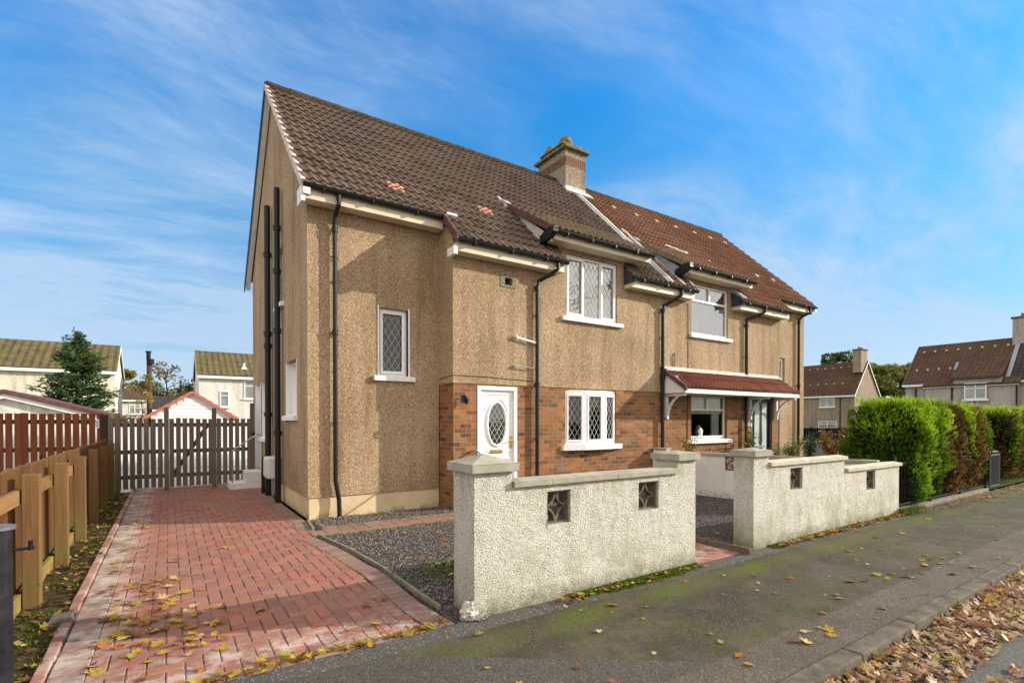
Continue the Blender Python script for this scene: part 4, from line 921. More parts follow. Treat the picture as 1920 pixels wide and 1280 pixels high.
pipe('downpipe', [(7.82, -.835, 4.46), (7.82, -.835, 4.36), (7.74, -.76, 4.28), (7.51, yg, 4.12), (7.47, yg, 4.0), (7.47, yg, .0)], .040, collars=[(4.0, 7.47, yg), (2.5, 7.47, yg)], brackets=[(3.4, 7.47, yg), (1.2, 7.47, yg)])
pipe('downpipe', [(11.2, -.835, 4.46), (11.2, -.835, 4.38), (11.1, -.76, 4.30), (10.80, yg, 4.18), (10.74, yg, 4.05), (10.74, yg, .0)], .040, collars=[(4.0, 10.74, yg), (2.6, 10.74, yg)], brackets=[(3.2, 10.74, yg)])
pipe('downpipe', [(14.62, -.30, 4.98), (14.62, -.30, 4.84), (14.5, -.12, 4.74), (14.42, -.07, 4.62), (14.42, -.07, .0)], .040, collars=[(4.55, 14.42, -.07), (2.6, 14.42, -.07)])
pipe('soil_pipe', [(-.09, 3.18, 0), (-.09, 3.18, 5.9)], .058, collars=[(z_, -.09, 3.18) for z_ in (4.9, 3.3, 3.05, 1.66)], nrm=(-1, 0, 0))
pipe('soil_pipe', [(-.09, 2.06, 0), (-.09, 2.06, 5.85)], .052, collars=[(z_, -.09, 2.06) for z_ in (5.1, 4.3, 3.2, 1.30)], nrm=(-1, 0, 0))
pipe('waste_pipe', [(-.0, 3.40, .78), (-.10, 3.46, .78), (-.13, 3.55, .72), (-.13, 3.58, .5), (-.13, 3.58, .0)], .036, nrm=(-1, 0, 0))
b = MB(); b.tube([(3.49, -D - .0, 3.05), (3.49, -D - .07, 3.05), (3.92, -D - .07, 2.985)], .020, 8); b.tube([(3.47, -D - .07, 3.09), (3.50, -D - .07, 3.03)], .026, 8); b.build('overflow_pipe', M['fascia_white'], house)
b = MB(); b.tube([(3.46, -D + .02, 2.53), (3.46, -D - .07, 2.53), (3.90, -D - .07, 2.51)], .010, 6); b.tube([(3.46, -D - .02, 2.53), (3.46, -D - .07, 2.53)], .022, 8); b.build('pipe_stub', M['handrail_grey'], house)
b = MB(); fv = FFo                                                            # broken vent patch
for (a, c, e, g_) in ((3.17, 3.50, 3.94, 3.985), (3.17, 3.50, 4.115, 4.165), (3.17, 3.262, 3.985, 4.115), (3.425, 3.50, 3.985, 4.115)): b.lbox(fv, a, c, e, g_, -.02, .010)
b.build('vent_surround', M['vent_grey'] if 'vent_grey' in M else plain('vent_grey', (.19, .19, .15), .95, .1, var=.4, scale=20, bump=.01), house)
b = MB(); b.lbox(fv, 3.25, 3.43, 3.96, 4.13, -.16, -.12); b.build('vent_opening', M['room_dark'], house)
# wall lamp
b = MB(); b.lbox(FF, 2.405, 2.455, 1.86, 1.98, 0, .02); b.tube([FF.p(2.43, 1.94, .01), FF.p(2.43, 1.96, .07), FF.p(2.43, 1.92, .10)], .010, 6); b.tube([FF.p(2.43, 1.94, .10), FF.p(2.43, 1.90, .10), FF.p(2.43, 1.82, .10)], [.03, .045, .025], 8); b.build('wall_lamp', M['black_iron'], house)
b = MB(); b.tube([(X1 + .0, -D - .02, 2.31), (2.9, -D - .022, 2.305), (3.93, -D - .022, 2.27)], .005, 5); b.tube([(X1 - .006, 0, 2.27), (X1 - .006, -D - .02, 2.31)], .005, 5); b.build('cable', M['black_plastic'], house)
b = MB(); b.tube([(8.43, -D - .022, 2.2), (8.43, -D - .022, 4.3)], .006, 5); b.tube([(8.43, -D - .008, 1.06), (8.43, -D - .008, 2.2)], .008, 5)
b.tube([(7.86, -D - .025, 2.70), (7.84, -D - .03, 3.0), (7.88, -D - .05, 3.09), (7.94, -D - .03, 3.05), (7.92, -D - .025, 2.70)], .007, 6); b.build('cable', M['black_plastic'], house)
b = MB(); b.lbox(FF, 10.86, 11.04, 1.38, 1.48, 0, .012); b.build('door_plaque', M['steel'], house); b = MB(); b.lbox(FF, 11.055, 11.10, 1.37, 1.46, 0, .02); b.build('doorbell', M['upvc'], house)
# meter box
b = MB(); b.box(-.24, -.0, 2.22, 2.72, .44, .84); mb_ = b.build('meter_box', M['meter_white'], house, bevel=.022); mb_['label'] = 'white plastic meter box low on the side wall'
b = MB(); b.box(-.252, -.242, 2.26, 2.68, .48, .80); b.build('meter_door', M['meter_white'], mb_, bevel=.004)
b = MB(); b.tube([(-.05, 2.9, .44), (-.05, 2.9, 0)], .022, 8); b.build('gas_pipe', M['steel'], house)
# canopy over the farther door and window
CX0, CX1, CY, CZ0, CZ1 = 7.50, 12.30, -1.20, 2.24, 2.70
S = Vector((0, -D - .02 - CY, CZ1 - CZ0)); ln = S.length; S.normalize(); Nn = Vector((0, -S.z, S.y))
q = MB(); tile_field(q, CX0, CX1, 0, ln, (0, CY, CZ0), S, Nn, course=.40, roll=.14, hr=.042); can = q.build('canopy', M['tile_canopy'], house); can['label'] = 'red tiled canopy on white brackets over the farther door and window'
q = MB(); q.box(CX0 + .02, CX1 - .02, CY + .02, CY + .045, CZ0 - .10, CZ0 - .0); q.box(CX0 + .02, CX1 - .02, CY + .05, -D, CZ0 - .09, CZ0 - .06); q.build('fascia', M['fascia_white'], can)
q = MB(); q.box(CX0 - .02, CX1 + .0, -D - .075, -D - .015, CZ1 - .005, CZ1 + .065); q.prism([(CX0, -D - .08, CZ1 + .0), (CX1, -D - .08, CZ1), (CX1, -D - .17, CZ1 - .035), (CX0, -D - .17, CZ1 - .035)], (0, 0, .03)); q.build('lead_flashing', M['lead_white'], can)
q = MB(); q.prism([(CX0 + .03, CY + .08, CZ0 - .08), (CX0 + .03, -D, CZ0 - .08), (CX0 + .03, -D, CZ1 - .06), (CX0 + .03, CY + .08, CZ0 + .02)], (.02, 0, 0))
for k in range(5): q.box(CX0 + .022, CX0 + .03, CY + .1 + k * .03, -D - .02, CZ0 - .07 + k * .075, CZ0 - .01 + k * .075)
q.build('gable_board', M['siding'], can)
zf = lambda y: CZ0 + (CZ1 - CZ0) * (y - CY) / (-D - .02 - CY); q = MB()
q.hexa([(CX0 - .03, CY - .03, zf(CY) - .06), (CX0 + .02, CY - .03, zf(CY) - .06), (CX0 + .02, -D - .02, zf(-D) - .06), (CX0 - .03, -D - .02, zf(-D) - .06), (CX0 - .03, CY - .03, zf(CY) + .05), (CX0 + .02, CY - .03, zf(CY) + .05), (CX0 + .02, -D - .02, zf(-D) + .03), (CX0 - .03, -D - .02, zf(-D) + .03)])
q.build('verge', M['mauve_tile'], can)
for bx in (7.60, 10.92, 12.20):
    q = MB(); x0, x1 = bx, bx + .07; q.box(x0, x1, -D - .075, -D, 1.62, CZ0 - .095); q.box(x0, x1, CY + .1, -D - .075, CZ0 - .155, CZ0 - .095)
    arc = []
    for k in range(9):
        t = math.pi / 2 * k / 8; arc.append(((-D - .04) - .50 * (1 - math.cos(t)), CZ0 - .66 + .54 * math.sin(t)))
    for (y0, z0), (y1, z1) in zip(arc, arc[1:]): q.hexa([(x0 + .01, y0, z0), (x1 - .01, y0, z0), (x1 - .01, y0 - .055, z0 - .01), (x0 + .01, y0 - .055, z0 - .01), (x0 + .01, y1, z1), (x1 - .01, y1, z1), (x1 - .01, y1 - .045, z1 + .02), (x0 + .01, y1 - .045, z1 + .02)])
    q.build('bracket', M['fascia_white'], can)

# ================================================================== FRONT WALLS
WY = -4.84; FW = Fr((0, WY, 0), (1, 0, 0), (0, -1, 0))
def decor(par, fr, a0, a1, b0, b1, th=.09, c=-.05):
    """pierced block: square rim and a four pointed star of curved ribs"""
    q = MB(); t = .018
    for (a, cc, e, g_) in ((a0, a1, b0, b0 + t), (a0, a1, b1 - t, b1), (a0, a0 + t, b0 + t, b1 - t), (a1 - t, a1, b0 + t, b1 - t)): q.lbox(fr, a, cc, e, g_, c - th, c + .02)
    ca, cb, ra, rb = (a0 + a1) / 2, (b0 + b1) / 2, (a1 - a0) / 2 - .02, (b1 - b0) / 2 - .015
    for sx_ in (1, -1):
        for sy_ in (1, -1):
            pr = []
            for k in range(9):
                t_ = math.pi / 2 * k / 8; pr.append((ra * (1 - math.sin(t_) * .93), rb * (1 - math.cos(t_) * .93)))
            for (u0, v0), (u1, v1) in zip(pr, pr[1:]):
                w_ = .009
                n0 = Vector((v1 - v0, u0 - u1)); n0.normalize(); n0 *= w_
                P = [(u0 - n0.x, v0 - n0.y), (u1 - n0.x, v1 - n0.y), (u1 + n0.x, v1 + n0.y), (u0 + n0.x, v0 + n0.y)]
                q.hexa([fr.p(ca + sx_ * u, cb + sy_ * v, cc) for cc in (c - th + .01, c) for u, v in P])
    q.face([fr.p(a0, b0, c - th - .004), fr.p(a1, b0, c - th - .004), fr.p(a1, b1, c - th - .004), fr.p(a0, b1, c - th - .004)]) if False else None
    return q.build('decorative_block', M['decor_block'], par)
def coping(par, x0, x1, z, joints, y0=WY - .035, y1=WY + .235, m='coping', name='coping'):
    q = MB(); cuts = [x0, *joints, x1]
    for a, c in zip(cuts, cuts[1:]):
        o = random.uniform(-.003, .003); q.prism([(a + .003, y0, z + o), (a + .003, y1, z + o), (a + .003, y1, z + .045 + o), (a + .003, (y0 + y1) / 2, z + .062 + o), (a + .003, y0, z + .045 + o)], (c - a - .006, 0, 0))
    return q.build(name, M[m], par, bevel=.005)
def wobbly(b, fr, a0, a1, b0, b1, holes, c=0, step=.04):
    """wall face with a hand-thrown unevenness"""
    A = sorted({*np.arange(a0, a1, step).round(4), a1, *[h[0] for h in holes], *[h[1] for h in holes]}); Z = sorted({*np.arange(b0, b1, step).round(4), b1, *[h[2] for h in holes], *[h[3] for h in holes]})
    def pt(a, z):
        edge = min(a - a0, a1 - a, 1); k = min(1, max(0, edge / .06)); k *= 1 if all(not (h[0] - .001 <= a <= h[1] + .001 and h[2] - .001 <= z <= h[3] + .001) for h in holes) else 0
        P = fr.p(a, z, c); return P + fr.N * k * (.008 * mnoise.noise(P * 3.1) + .007 * mnoise.noise(P * 13))
    for p, q_ in zip(A, A[1:]):
        for r, s in zip(Z, Z[1:]):
            if any(h[0] < (p + q_) / 2 < h[1] and h[2] < (r + s) / 2 < h[3] for h in holes): continue
            b.face([pt(p, r), pt(q_, r), pt(q_, s), pt(p, s)])
def holebox(b, fr, h, depth):
    for a in (h[0], h[1]): b.face([fr.p(a, h[2], 0), fr.p(a, h[3], 0), fr.p(a, h[3], -depth), fr.p(a, h[2], -depth)])
    for z in (h[2], h[3]): b.face([fr.p(h[0], z, 0), fr.p(h[1], z, 0), fr.p(h[1], z, -depth), fr.p(h[0], z, -depth)])
gw = thing('garden_wall', 'low white roughcast front wall with two grey capped pillars, between driveway and gateway', 'garden wall', (1.5, WY, 0))
h1, h2 = (.905, 1.165, .65, .94), (2.03, 2.32, .66, .94); TH = .20
b = MB(); wobbly(b, FW, .54, 2.62, -.1, 1.0, [h1, h2]); wallgrid(b, Fr((0, WY + TH, 0), (1, 0, 0), (0, 1, 0)), .54, 2.62, -.1, 1.0, [h1, h2], depth=0)
for h in (h1, h2): holebox(b, FW, h, TH)
b.build('wall', M['roughcast'], gw)
b = MB(); b.box(.19, .5405, WY, WY + .34, -.1, 1.135); b.build('pillar', M['roughcast'], gw)
b = MB(); b.box(2.6195, 2.91, WY, WY + .30, -.1, 1.125); b.build('pillar', M['roughcast'], gw)
b = MB(); x0, x1, y0, y1 = .145, .585, WY - .045, WY + .385; b.box(x0, x1, y0, y1, 1.135, 1.20); c = ((x0 + x1) / 2, (y0 + y1) / 2, 1.275)
for p, q_ in (((x0, y0), (x1, y0)), ((x1, y0), (x1, y1)), ((x1, y1), (x0, y1)), ((x0, y1), (x0, y0))): b.face([(p[0], p[1], 1.203), (q_[0], q_[1], 1.203), c])
b.build('cap', M['coping'], gw, bevel=.006)
b = MB(); b.box(2.585, 2.945, WY - .04, WY + .34, 1.125, 1.19); b.face([(2.585, WY - .04, 1.193), (2.945, WY - .04, 1.193), (2.765, WY + .15, 1.225)]); b.face([(2.945, WY - .04, 1.193), (2.945, WY + .34, 1.193), (2.765, WY + .15, 1.225)]); b.face([(2.585, WY - .04, 1.193), (2.585, WY + .34, 1.193), (2.765, WY + .15, 1.225)]); b.face([(2.585, WY + .34, 1.193), (2.945, WY + .34, 1.193), (2.765, WY + .15, 1.225)]); b.build('cap', M['coping'], gw, bevel=.006)
coping(gw, .545, 2.615, 1.0, [.94, 1.72]); decor(gw, FW, *h1); decor(gw, FW, *h2)
gw2 = thing('garden_wall', 'low white roughcast front wall stepping down beyond the gateway, with one capped pillar', 'garden wall', (6.0, WY, 0))
h3, h4 = (4.84, 5.14, .65, .93), (7.03, 7.34, .48, .77)
b = MB(); wobbly(b, FW, 4.33, 6.31, -.1, .98, [h3]); wobbly(b, FW, 6.31, 8.24, -.1, .80, [h4]); FB = Fr((0, WY + TH, 0), (1, 0, 0), (0, 1, 0)); wallgrid(b, FB, 4.33, 6.31, -.1, .98, [h3], depth=0); wallgrid(b, FB, 6.31, 8.24, -.1, .80, [h4], depth=0)
for h in (h3, h4): holebox(b, FW, h, TH)
b.face([(6.31, WY, .8), (6.31, WY + TH, .8), (6.31, WY + TH, .98), (6.31, WY, .98)]); b.face([(8.24, WY, -.1), (8.24, WY + TH, -.1), (8.24, WY + TH, .8), (8.24, WY, .8)]); b.build('wall', M['roughcast'], gw2)
b = MB(); b.box(4.01, 4.3305, WY, WY + .26, -.1, 1.11); b.build('pillar', M['roughcast'], gw2)
b = MB(); b.box(3.975, 4.365, WY - .04, WY + .30, 1.11, 1.175); b.face([(3.975, WY - .04, 1.178), (4.365, WY - .04, 1.178), (4.17, WY + .13, 1.215)]); b.face([(4.365, WY - .04, 1.178), (4.365, WY + .30, 1.178), (4.17, WY + .13, 1.215)]); b.face([(3.975, WY - .04, 1.178), (3.975, WY + .3, 1.178), (4.17, WY + .13, 1.215)]); b.face([(3.975, WY + .3, 1.178), (4.365, WY + .3, 1.178), (4.17, WY + .13, 1.215)]); b.build('cap', M['coping'], gw2, bevel=.006)
coping(gw2, 4.335, 6.35, .985, [5.3], m='coping_pale'); coping(gw2, 6.36, 8.28, .80, [7.2], m='coping_pale'); decor(gw2, FW, *h3); decor(gw2, FW, *h4)
# dividing wall between the two front gardens
dv = thing('dividing_wall', 'smooth pale painted wall running from the house to the street between the front gardens', 'garden wall', (7.5, -2.5, 0))
A, B4 = Vector((7.20, -D - .02, 0)), Vector((7.98, WY + TH + .01, 0)); U = (B4 - A); Nl = Vector((U.y, -U.x, 0)); Nl = Nl if Nl.x < 0 else -Nl; FD = Fr(A, U, Nl); LD = U.length
hd = (1.62, 1.92, .54, .81); b = MB(); wallgrid(b, FD, 0, LD, -.1, .82, [hd], depth=.14); wallgrid(b, Fr(A - Nl.normalized() * .15, U, -Nl), 0, LD, -.1, .82, [hd], depth=0); b.build('wall', M['smooth_render'], dv)
b = MB(); b.lbox(FD, .02, .34, -.1, .90, -.16, .02); b.build('end_pillar', M['smooth_render'], dv, bevel=.01)
b = MB(); b.lbox(FD, .34, LD, .82, .875, -.18, .03); b.lbox(FD, 0, .36, .90, .93, -.18, .04); b.build('coping', M['coping'], dv, bevel=.006); decor(dv, FD, *hd, c=-.03)
# crumpled plastic bag at the pillar foot
random.seed(3); b = MB(); V0 = []; ni, nj = 14, 22
for i in range(ni):
    for j in range(nj):
        a = 2 * math.pi * j / nj; h = i / (ni - 1); cr = mnoise.noise(Vector((math.cos(a) * 3, math.sin(a) * 3, h * 5))) * .035 + random.uniform(-.009, .009); r = .075 * math.sin(math.pi * (.18 + .78 * h)) ** .6 + cr
        V0.append((.15 + math.cos(a) * r * .9 + .02 * h, WY + .03 + math.sin(a) * r * .7, .0 + .15 * h + random.uniform(-.008, .008)))
F1 = [(i * nj + j, i * nj + (j + 1) % nj, (i + 1) * nj + (j + 1) % nj, (i + 1) * nj + j) for i in range(ni - 1) for j in range(nj)]
b.v = V0; b.f = F1; b.c = [None] * len(F1); b.u = [None] * len(F1)
for k in range(10):                                                        # torn tail trailing on the tarmac
    i0 = len(b.v); x0_, y0_ = .15 + k * .022, WY - .03 - .03 * math.sin(k * .5)
    b.v += [(x0_, y0_ - .012, .012 + .008 * (k % 2)), (x0_ + .022, y0_ - .014, .02 - .008 * (k % 2)), (x0_ + .022, y0_ + .016, .008), (x0_, y0_ + .018, .02)]; b.f.append((i0, i0 + 1, i0 + 2, i0 + 3)); b.c.append(None); b.u.append(None)
tag(b.build('plastic_bag', M['bag'], loc=(.15, WY + .05, 0)), 'crumpled clear plastic bag at the foot of the front wall pillar', 'plastic bag')

# ================================================================== FENCES
random.seed(11)
tf = thing('timber_fence', 'low new golden timber fence with square posts along the left of the driveway', 'fence', (-2.75, 0, 0))
PY = [-3.93, -2.58, -1.17, .20, 1.60, 3.0, 4.35]
def grey(): g_ = random.uniform(.40, .60); return (g_, g_ * random.uniform(.94, 1.04), g_ * random.uniform(.9, 1.05))
for y in PY:
    b = MB(); b.col = grey(); top = 1.10 + random.uniform(-.015, .02); b.box(-2.775, -2.665, y - .055, y + .055, -.2, top); b.build('post', M['wood_new'], tf, bevel=.005)
b = MB(); b.box(-2.775, -2.665, -5.32, -5.2, -.2, 1.1) if False else None
b.col = grey()
ys = [-5.0] + PY + [5.25]
for y0, y1 in zip(ys, ys[1:]):
    b = MB(); b.col = grey(); b.box(-2.83, -2.785, y0 + .002, y1 - .002, .86, .98); b.build('rail', M['wood_new_rail'], tf, bevel=.004)
    b = MB(); b.col = grey(); b.box(-2.82, -2.78, y0 + .058, y1 - .058, -.05, .14); b.build('gravel_board', M['wood_new_rail'], tf, bevel=.004)
b = MB(); y = -5.0
while y < 5.2:
    b.col = tuple(q * random.uniform(.8, 1.15) for q in grey()); t = random.uniform(0, .006); h_ = 1.145 + random.uniform(-.012, .008); b.hexa([(-2.872 - t, y, .0), (-2.838 - t, y, .0), (-2.858 - t, y + .094, .0), (-2.872 - t, y + .094, .0), (-2.872 - t, y, h_), (-2.838 - t, y, h_), (-2.858 - t, y + .094, h_), (-2.872 - t, y + .094, h_)]); y += .099 if random.random() < .88 else .110
b.build('boards', M['wood_new'], tf)
rf = thing('timber_fence', 'tall red brown slatted timber fence crossing behind the low golden fence', 'fence', (-6, 5.4, 0))
b = MB(); x = -2.92; i = 0
while x > -13:
    b.col = grey(); w_ = .10; g_ = .028 if i not in (9,) else .002; sh = random.uniform(-.008, .008); b.box(x - w_, x, 5.36, 5.382, .08, 1.68 + sh); x -= w_ + g_; i += 1
b.build('boards', M['wood_red'], rf, bevel=.002)
for z_ in (.35, .92, 1.47): b = MB(); b.col = (.4, .4, .4); b.box(-13, -2.86, 5.385, 5.425, z_, z_ + .085); b.build('rail', M['wood_red'], rf)
for x in (-4.6, -6.6, -8.6, -10.6): b = MB(); b.col = grey(); b.box(x - .05, x + .05, 5.43, 5.53, -.1, 1.66); b.build('post', M['wood_red'], rf)
b = MB(); b.box(-2.96, -2.84, 5.34, 5.50, -.1, 1.66); b.col = (.5, .5, .5); b.build('post', M['wood_old'], rf)
b = MB(); b.box(-3.04, -2.98, 5.345, 5.36, 1.38, 1.56); np_ = b.build('number_plate', M['siding'], rf, bevel=.002)
b = MB()                                                                      # figure 8 like mark on the plate
for zc in (1.505, 1.435): b.tube([(-3.01 + .014 * math.cos(t), 5.342, zc + .026 * math.sin(t)) for t in np.linspace(0, 6.28, 14)], .004, 5)
b.build('numeral', M['black_iron'], np_)
GYt = 5.30
gt = thing('slatted_gates', 'weathered grey brown slatted timber gates with a diagonal brace across the end of the driveway', 'gate', (-1.3, GYt, 0))
def slats(x0, x1, name, z0=.07, z1=1.585, w_=.088, g_=.036, yy=GYt):
    b = MB(); x = x0
    while x < x1 - .03:
        b.col = grey(); s = random.uniform(-.012, .012); e = min(x + w_, x1); b.box(x, e, yy - .012, yy + .010, z0 + abs(s), z1 + s); x += w_ + g_ + random.uniform(-.006, .006)
    return b.build(name, M['wood_old'], gt, bevel=.002)
slats(-2.83, -1.87, 'gate_leaf'); slats(-1.77, -.96, 'gate_leaf'); slats(-.86, -.16, 'gate_leaf')
b = MB()
for (x0, x1) in ((-2.83, -1.86), (-1.77, -.95), (-.87, -.14)):
    for z_ in (.28, .82, 1.40): b = MB(); b.col = grey(); b.box(x0, x1, GYt + .012, GYt + .045, z_, z_ + .085); b.build('rail', M['wood_old_rail'], gt)
b = MB(); b.col = grey(); b.hexa([(-1.74, GYt + .046, .34), (-1.65, GYt + .046, .34), (-1.65, GYt + .07, .34), (-1.74, GYt + .07, .34), (-1.10, GYt + .046, 1.40), (-1.01, GYt + .046, 1.40), (-1.01, GYt + .07, 1.40), (-1.10, GYt + .07, 1.40)])
b.build('brace', M['wood_old_rail'], gt)
for x, zt in ((-1.82, 1.83), (-.91, 1.82), (-.12, 1.95), (-2.68, 1.68)): b = MB(); b.col = grey(); b.box(x - .045, x + .045, GYt - .02, GYt + .07, -.1, zt); b.build('post', M['wood_old'], gt, bevel=.004)
b = MB(); b.box(-.14, -.07, GYt - .05, GYt - .02, 1.18, 1.26); b.build('latch', M['black_iron'], gt)
# old metal gate post
mp = thing('metal_gate_post', 'old dark round metal post with flat cap at the front left of the driveway', 'post', (-2.49, -4.70, 0))
b = MB(); b.tube([(-2.50, -4.70, -.2), (-2.50, -4.70, .995)], .057, 20); b.build('shaft', M['post_metal'] if 'post_metal' in M else plain('post_metal', (.014, .013, .018), .55, .2, var=.7, scale=14, bump=.004), mp, smooth=False)
b = MB(); b.tube([(-2.50, -4.70, .995), (-2.50, -4.70, 1.012)], .072, 20); b.build('cap', M['steel_dull'] if 'steel_dull' in M else plain('steel_dull', (.11, .11, .125), .5, .4, var=.4, scale=20), mp)
b = MB(); b.tube([(-2.45, -4.70, .885), (-2.36, -4.70, .887)], .008, 8); b.tube([(-2.375, -4.70, .875), (-2.375, -4.70, .925)], .010, 8); b.build('hinge_pin', M['post_metal'], mp)
# ================================================================== BACKGROUND BUILDINGS
def bg_house(root, fr, W, Dp, ze, zr, wallm, roofm, chim=None, wins=(), over=.25, eave_m='fascia_white', gab=0, verge='fascia_white'):
    """fr: a along the eaves, N towards the viewer side; depth goes to -N. ridge runs along a"""
    b = MB(); b.lbox(fr, 0, W, -.2, ze, -Dp, 0); P = lambda a, z, c: fr.p(a, z, c)
    for a in (0, W): b.face([P(a, ze, 0), P(a, ze, -Dp), P(a, zr - .08, -Dp / 2)])
    b.build('wall', M[wallm], root)
    q = MB(); sl_ = (zr - ze) / (Dp / 2); o = over
    for sg in (0, 1):
        c0, c1 = (o, -Dp / 2) if sg == 0 else (-Dp - o, -Dp / 2); pts = [P(-.15, ze - o * sl_ + .02, c0), P(W + .15, ze - o * sl_ + .02, c0), P(W + .15, zr, c1), P(-.15, zr, c1)]
        ln = math.hypot(zr - ze + o * sl_, abs(c1 - c0)); uv = [(0, 0), (W + .3, 0), (W + .3, ln), (0, ln)]; q.face([p + Vector((0, 0, .1)) for p in pts], uv); q.face([p for p in pts], uv)
        for e in (0, 1): a = (-.15, W + .15)[e]; q.face([P(a, ze - o * sl_ + .02, c0), P(a, ze - o * sl_ + .12, c0), P(a, zr + .1, c1), P(a, zr, c1)])
    rf_ = q.build('roof', M[roofm], root)
    q = MB(); q.lbox(fr, -.1, W + .1, ze - o * sl_ - .14, ze - o * sl_ + .06, -.02, o + .05); q.build('gutter', M[eave_m], root)
    q = MB(); 
    for a in (-.17, W + .12):
        for sg in (0, 1):
            c0, c1 = (o, -Dp / 2) if sg == 0 else (-Dp - o, -Dp / 2); z0, z1 = ze - o * sl_ - .02, zr - .02
            q.hexa([P(a, z0 - .10, c0), P(a + .05, z0 - .10, c0), P(a + .05, z1 - .10, c1), P(a, z1 - .10, c1), P(a, z0 + .10, c0), P(a + .05, z0 + .10, c0), P(a + .05, z1 + .10, c1), P(a, z1 + .10, c1)])
    q.build('bargeboard', M[verge], root)
    if chim:
        a0, a1, c0, c1, z0, z1 = chim; q = MB(); q.lbox(fr, a0, a1, z0, z1, c0, c1); ch_ = q.build('chimney', M[wallm], rf_)
        q = MB(); q.lbox(fr, a0 - .1, a1 + .1, z1, z1 + .13, c0 - .1, c1 + .1); q.build('chimney_cap', M['dark_brick'], ch_)
        for t in (.28, .72): q = MB(); p = fr.p(a0 + (a1 - a0) * .5, z1 + .13, c0 + (c1 - c0) * t); q.tube([p, p + Vector((0, 0, .3))], .13, 10); q.build('chimney_pot', M['clay'], ch_)
    for (a0, a1, z0, z1, nl, side) in wins:
        f2 = fr if side == 0 else Fr(fr.p(0 if side == 1 else W, 0, 0), -fr.N, -fr.U if side == 1 else fr.U)
        q = MB(); t = .07
        for (a, c, e, g_) in ((a0, a1, z0, z0 + t), (a0, a1, z1 - t, z1), (a0, a0 + t, z0 + t, z1 - t), (a1 - t, a1, z0 + t, z1 - t)): q.lbox(f2, a, c, e, g_, .0, .05)
        for k in range(1, nl): x = a0 + (a1 - a0) * k / nl; q.lbox(f2, x - .035, x + .035, z0 + t, z1 - t, .0, .048)
        if z1 - z0 > .9 and nl < 9: q.lbox(f2, a0 + t, a1 - t, z0 + (z1 - z0) * .68, z0 + (z1 - z0) * .68 + .06, 0, .046)
        wn = q.build('window', M['upvc'], root)
        q = MB(); q.lbox(f2, a0 + t, a1 - t, z0 + t, z1 - t, .004, .012); q.build('pane', M['far_glass'], wn); q = MB(); q.lbox(f2, a0 - .1, a1 + .1, z0 - .1, z0, 0, .12); q.build('sill', M['upvc'], wn)
    return rf_
k_, o_ = mat('far_glass', .1, .8); o_(k_.mix(k_.noise(k_.pos(), 1.7, 2), (.10, .12, .12), (.35, .38, .38)))
harling('harling_cream', [(0, (.66, .60, .50)), (.25, (.71, .65, .55)), (.5, (.74, .68, .58)), (.8, (.77, .71, .61)), (1, (.8, .74, .65))], (.92, .9, .88), 12)
UX, NY = (1, 0, 0), (0, -1, 0)
r = thing('house', 'cream house with a mossy tiled roof behind the conifer, at the far left', 'house', (-14, 36.2, 0)); bg_house(r, Fr((-24, 36.2, 0), UX, NY), 19.15, 6.6, 4.95, 6.95, 'harling_cream', 'far_tile_moss', wins=[(11, 12.2, 2.6, 3.8, 2, 0)])
r = thing('house', 'white house with a bright mossy roof just left of the main house gable', 'house', (2, 36.3, 0)); rf_ = bg_house(r, Fr((.1, 36.3, 0), UX, NY), 9, 7.0, 4.95, 7.0, 'harling_white', 'far_tile_moss', wins=[(1.35, 1.95, 2.55, 3.75, 1, 0), (3.0, 4.2, 3.2, 4.6, 1, 0)])
q = MB(); q.tube([(3.2, 37.3, 5.3), (3.2, 37.3, 6.05)], .08, 8); q.tube([(3.2, 37.3, 5.55), (3.2, 37.3, 5.75)], [.28, .1], 8); q.build('vent_pipe', M['siding'], rf_)
r = thing('garage', 'white sided garage with red tiled gable edge behind the gates', 'garage', (-1.15, 11.7, 0))
b = MB(); gx0, gx1, gz, ga = -2.25, 0., 1.68, 2.42; gm = (gx0 + gx1) / 2
b.prism([(gx0, 11.7, -.1), (gx1, 11.7, -.1), (gx1, 11.7, gz), (gm, 11.7, ga), (gx0, 11.7, gz)], (0, 5, 0)); z_ = .0
while z_ < 2.3:
    hw = (gx1 - gx0) / 2 * min(1, (ga - z_ - .1) / (ga - gz)); b.box(gm - hw, gm + hw, 11.685, 11.70, z_, z_ + .095); z_ += .12
b.build('wall', M['siding'], r)
q = MB()
for sg in (-1, 1):
    ex = gm + sg * ((gx1 - gx0) / 2 + .22); ez = gz - .14; k = 7
    for i in range(k):
        x0_, x1_ = ex + (gm - ex) * i / k, ex + (gm - ex) * (i + 1) / k; z0_, z1_ = ez + (ga + .02 - ez) * i / k, ez + (ga + .02 - ez) * (i + 1) / k
        q.hexa([(x0_, 11.6, z0_ - .03), (x1_, 11.6, z1_ - .03), (x1_, 16.8, z1_ - .03), (x0_, 16.8, z0_ - .03), (x0_, 11.6, z0_ + .10), (x1_, 11.6, z1_ + .075), (x1_, 16.8, z1_ + .075), (x0_, 16.8, z0_ + .10)])
q.build('roof', M['verge_red'], r)
r = thing('garage', 'pale roughcast garage with brown tiled gable edge at the far left behind the red fence', 'garage', (-5.4, 11, 0))
gx0, gx1, gz, ga = -7.5, -3.45, 1.62, 2.22; gm = (gx0 + gx1) / 2
b = MB(); b.prism([(gx0, 11., -.1), (gx1, 11., -.1), (gx1, 11., gz), (gm, 11., ga), (gx0, 11., gz)], (0, 6, 0)); b.build('wall', M['harling_white'], r)
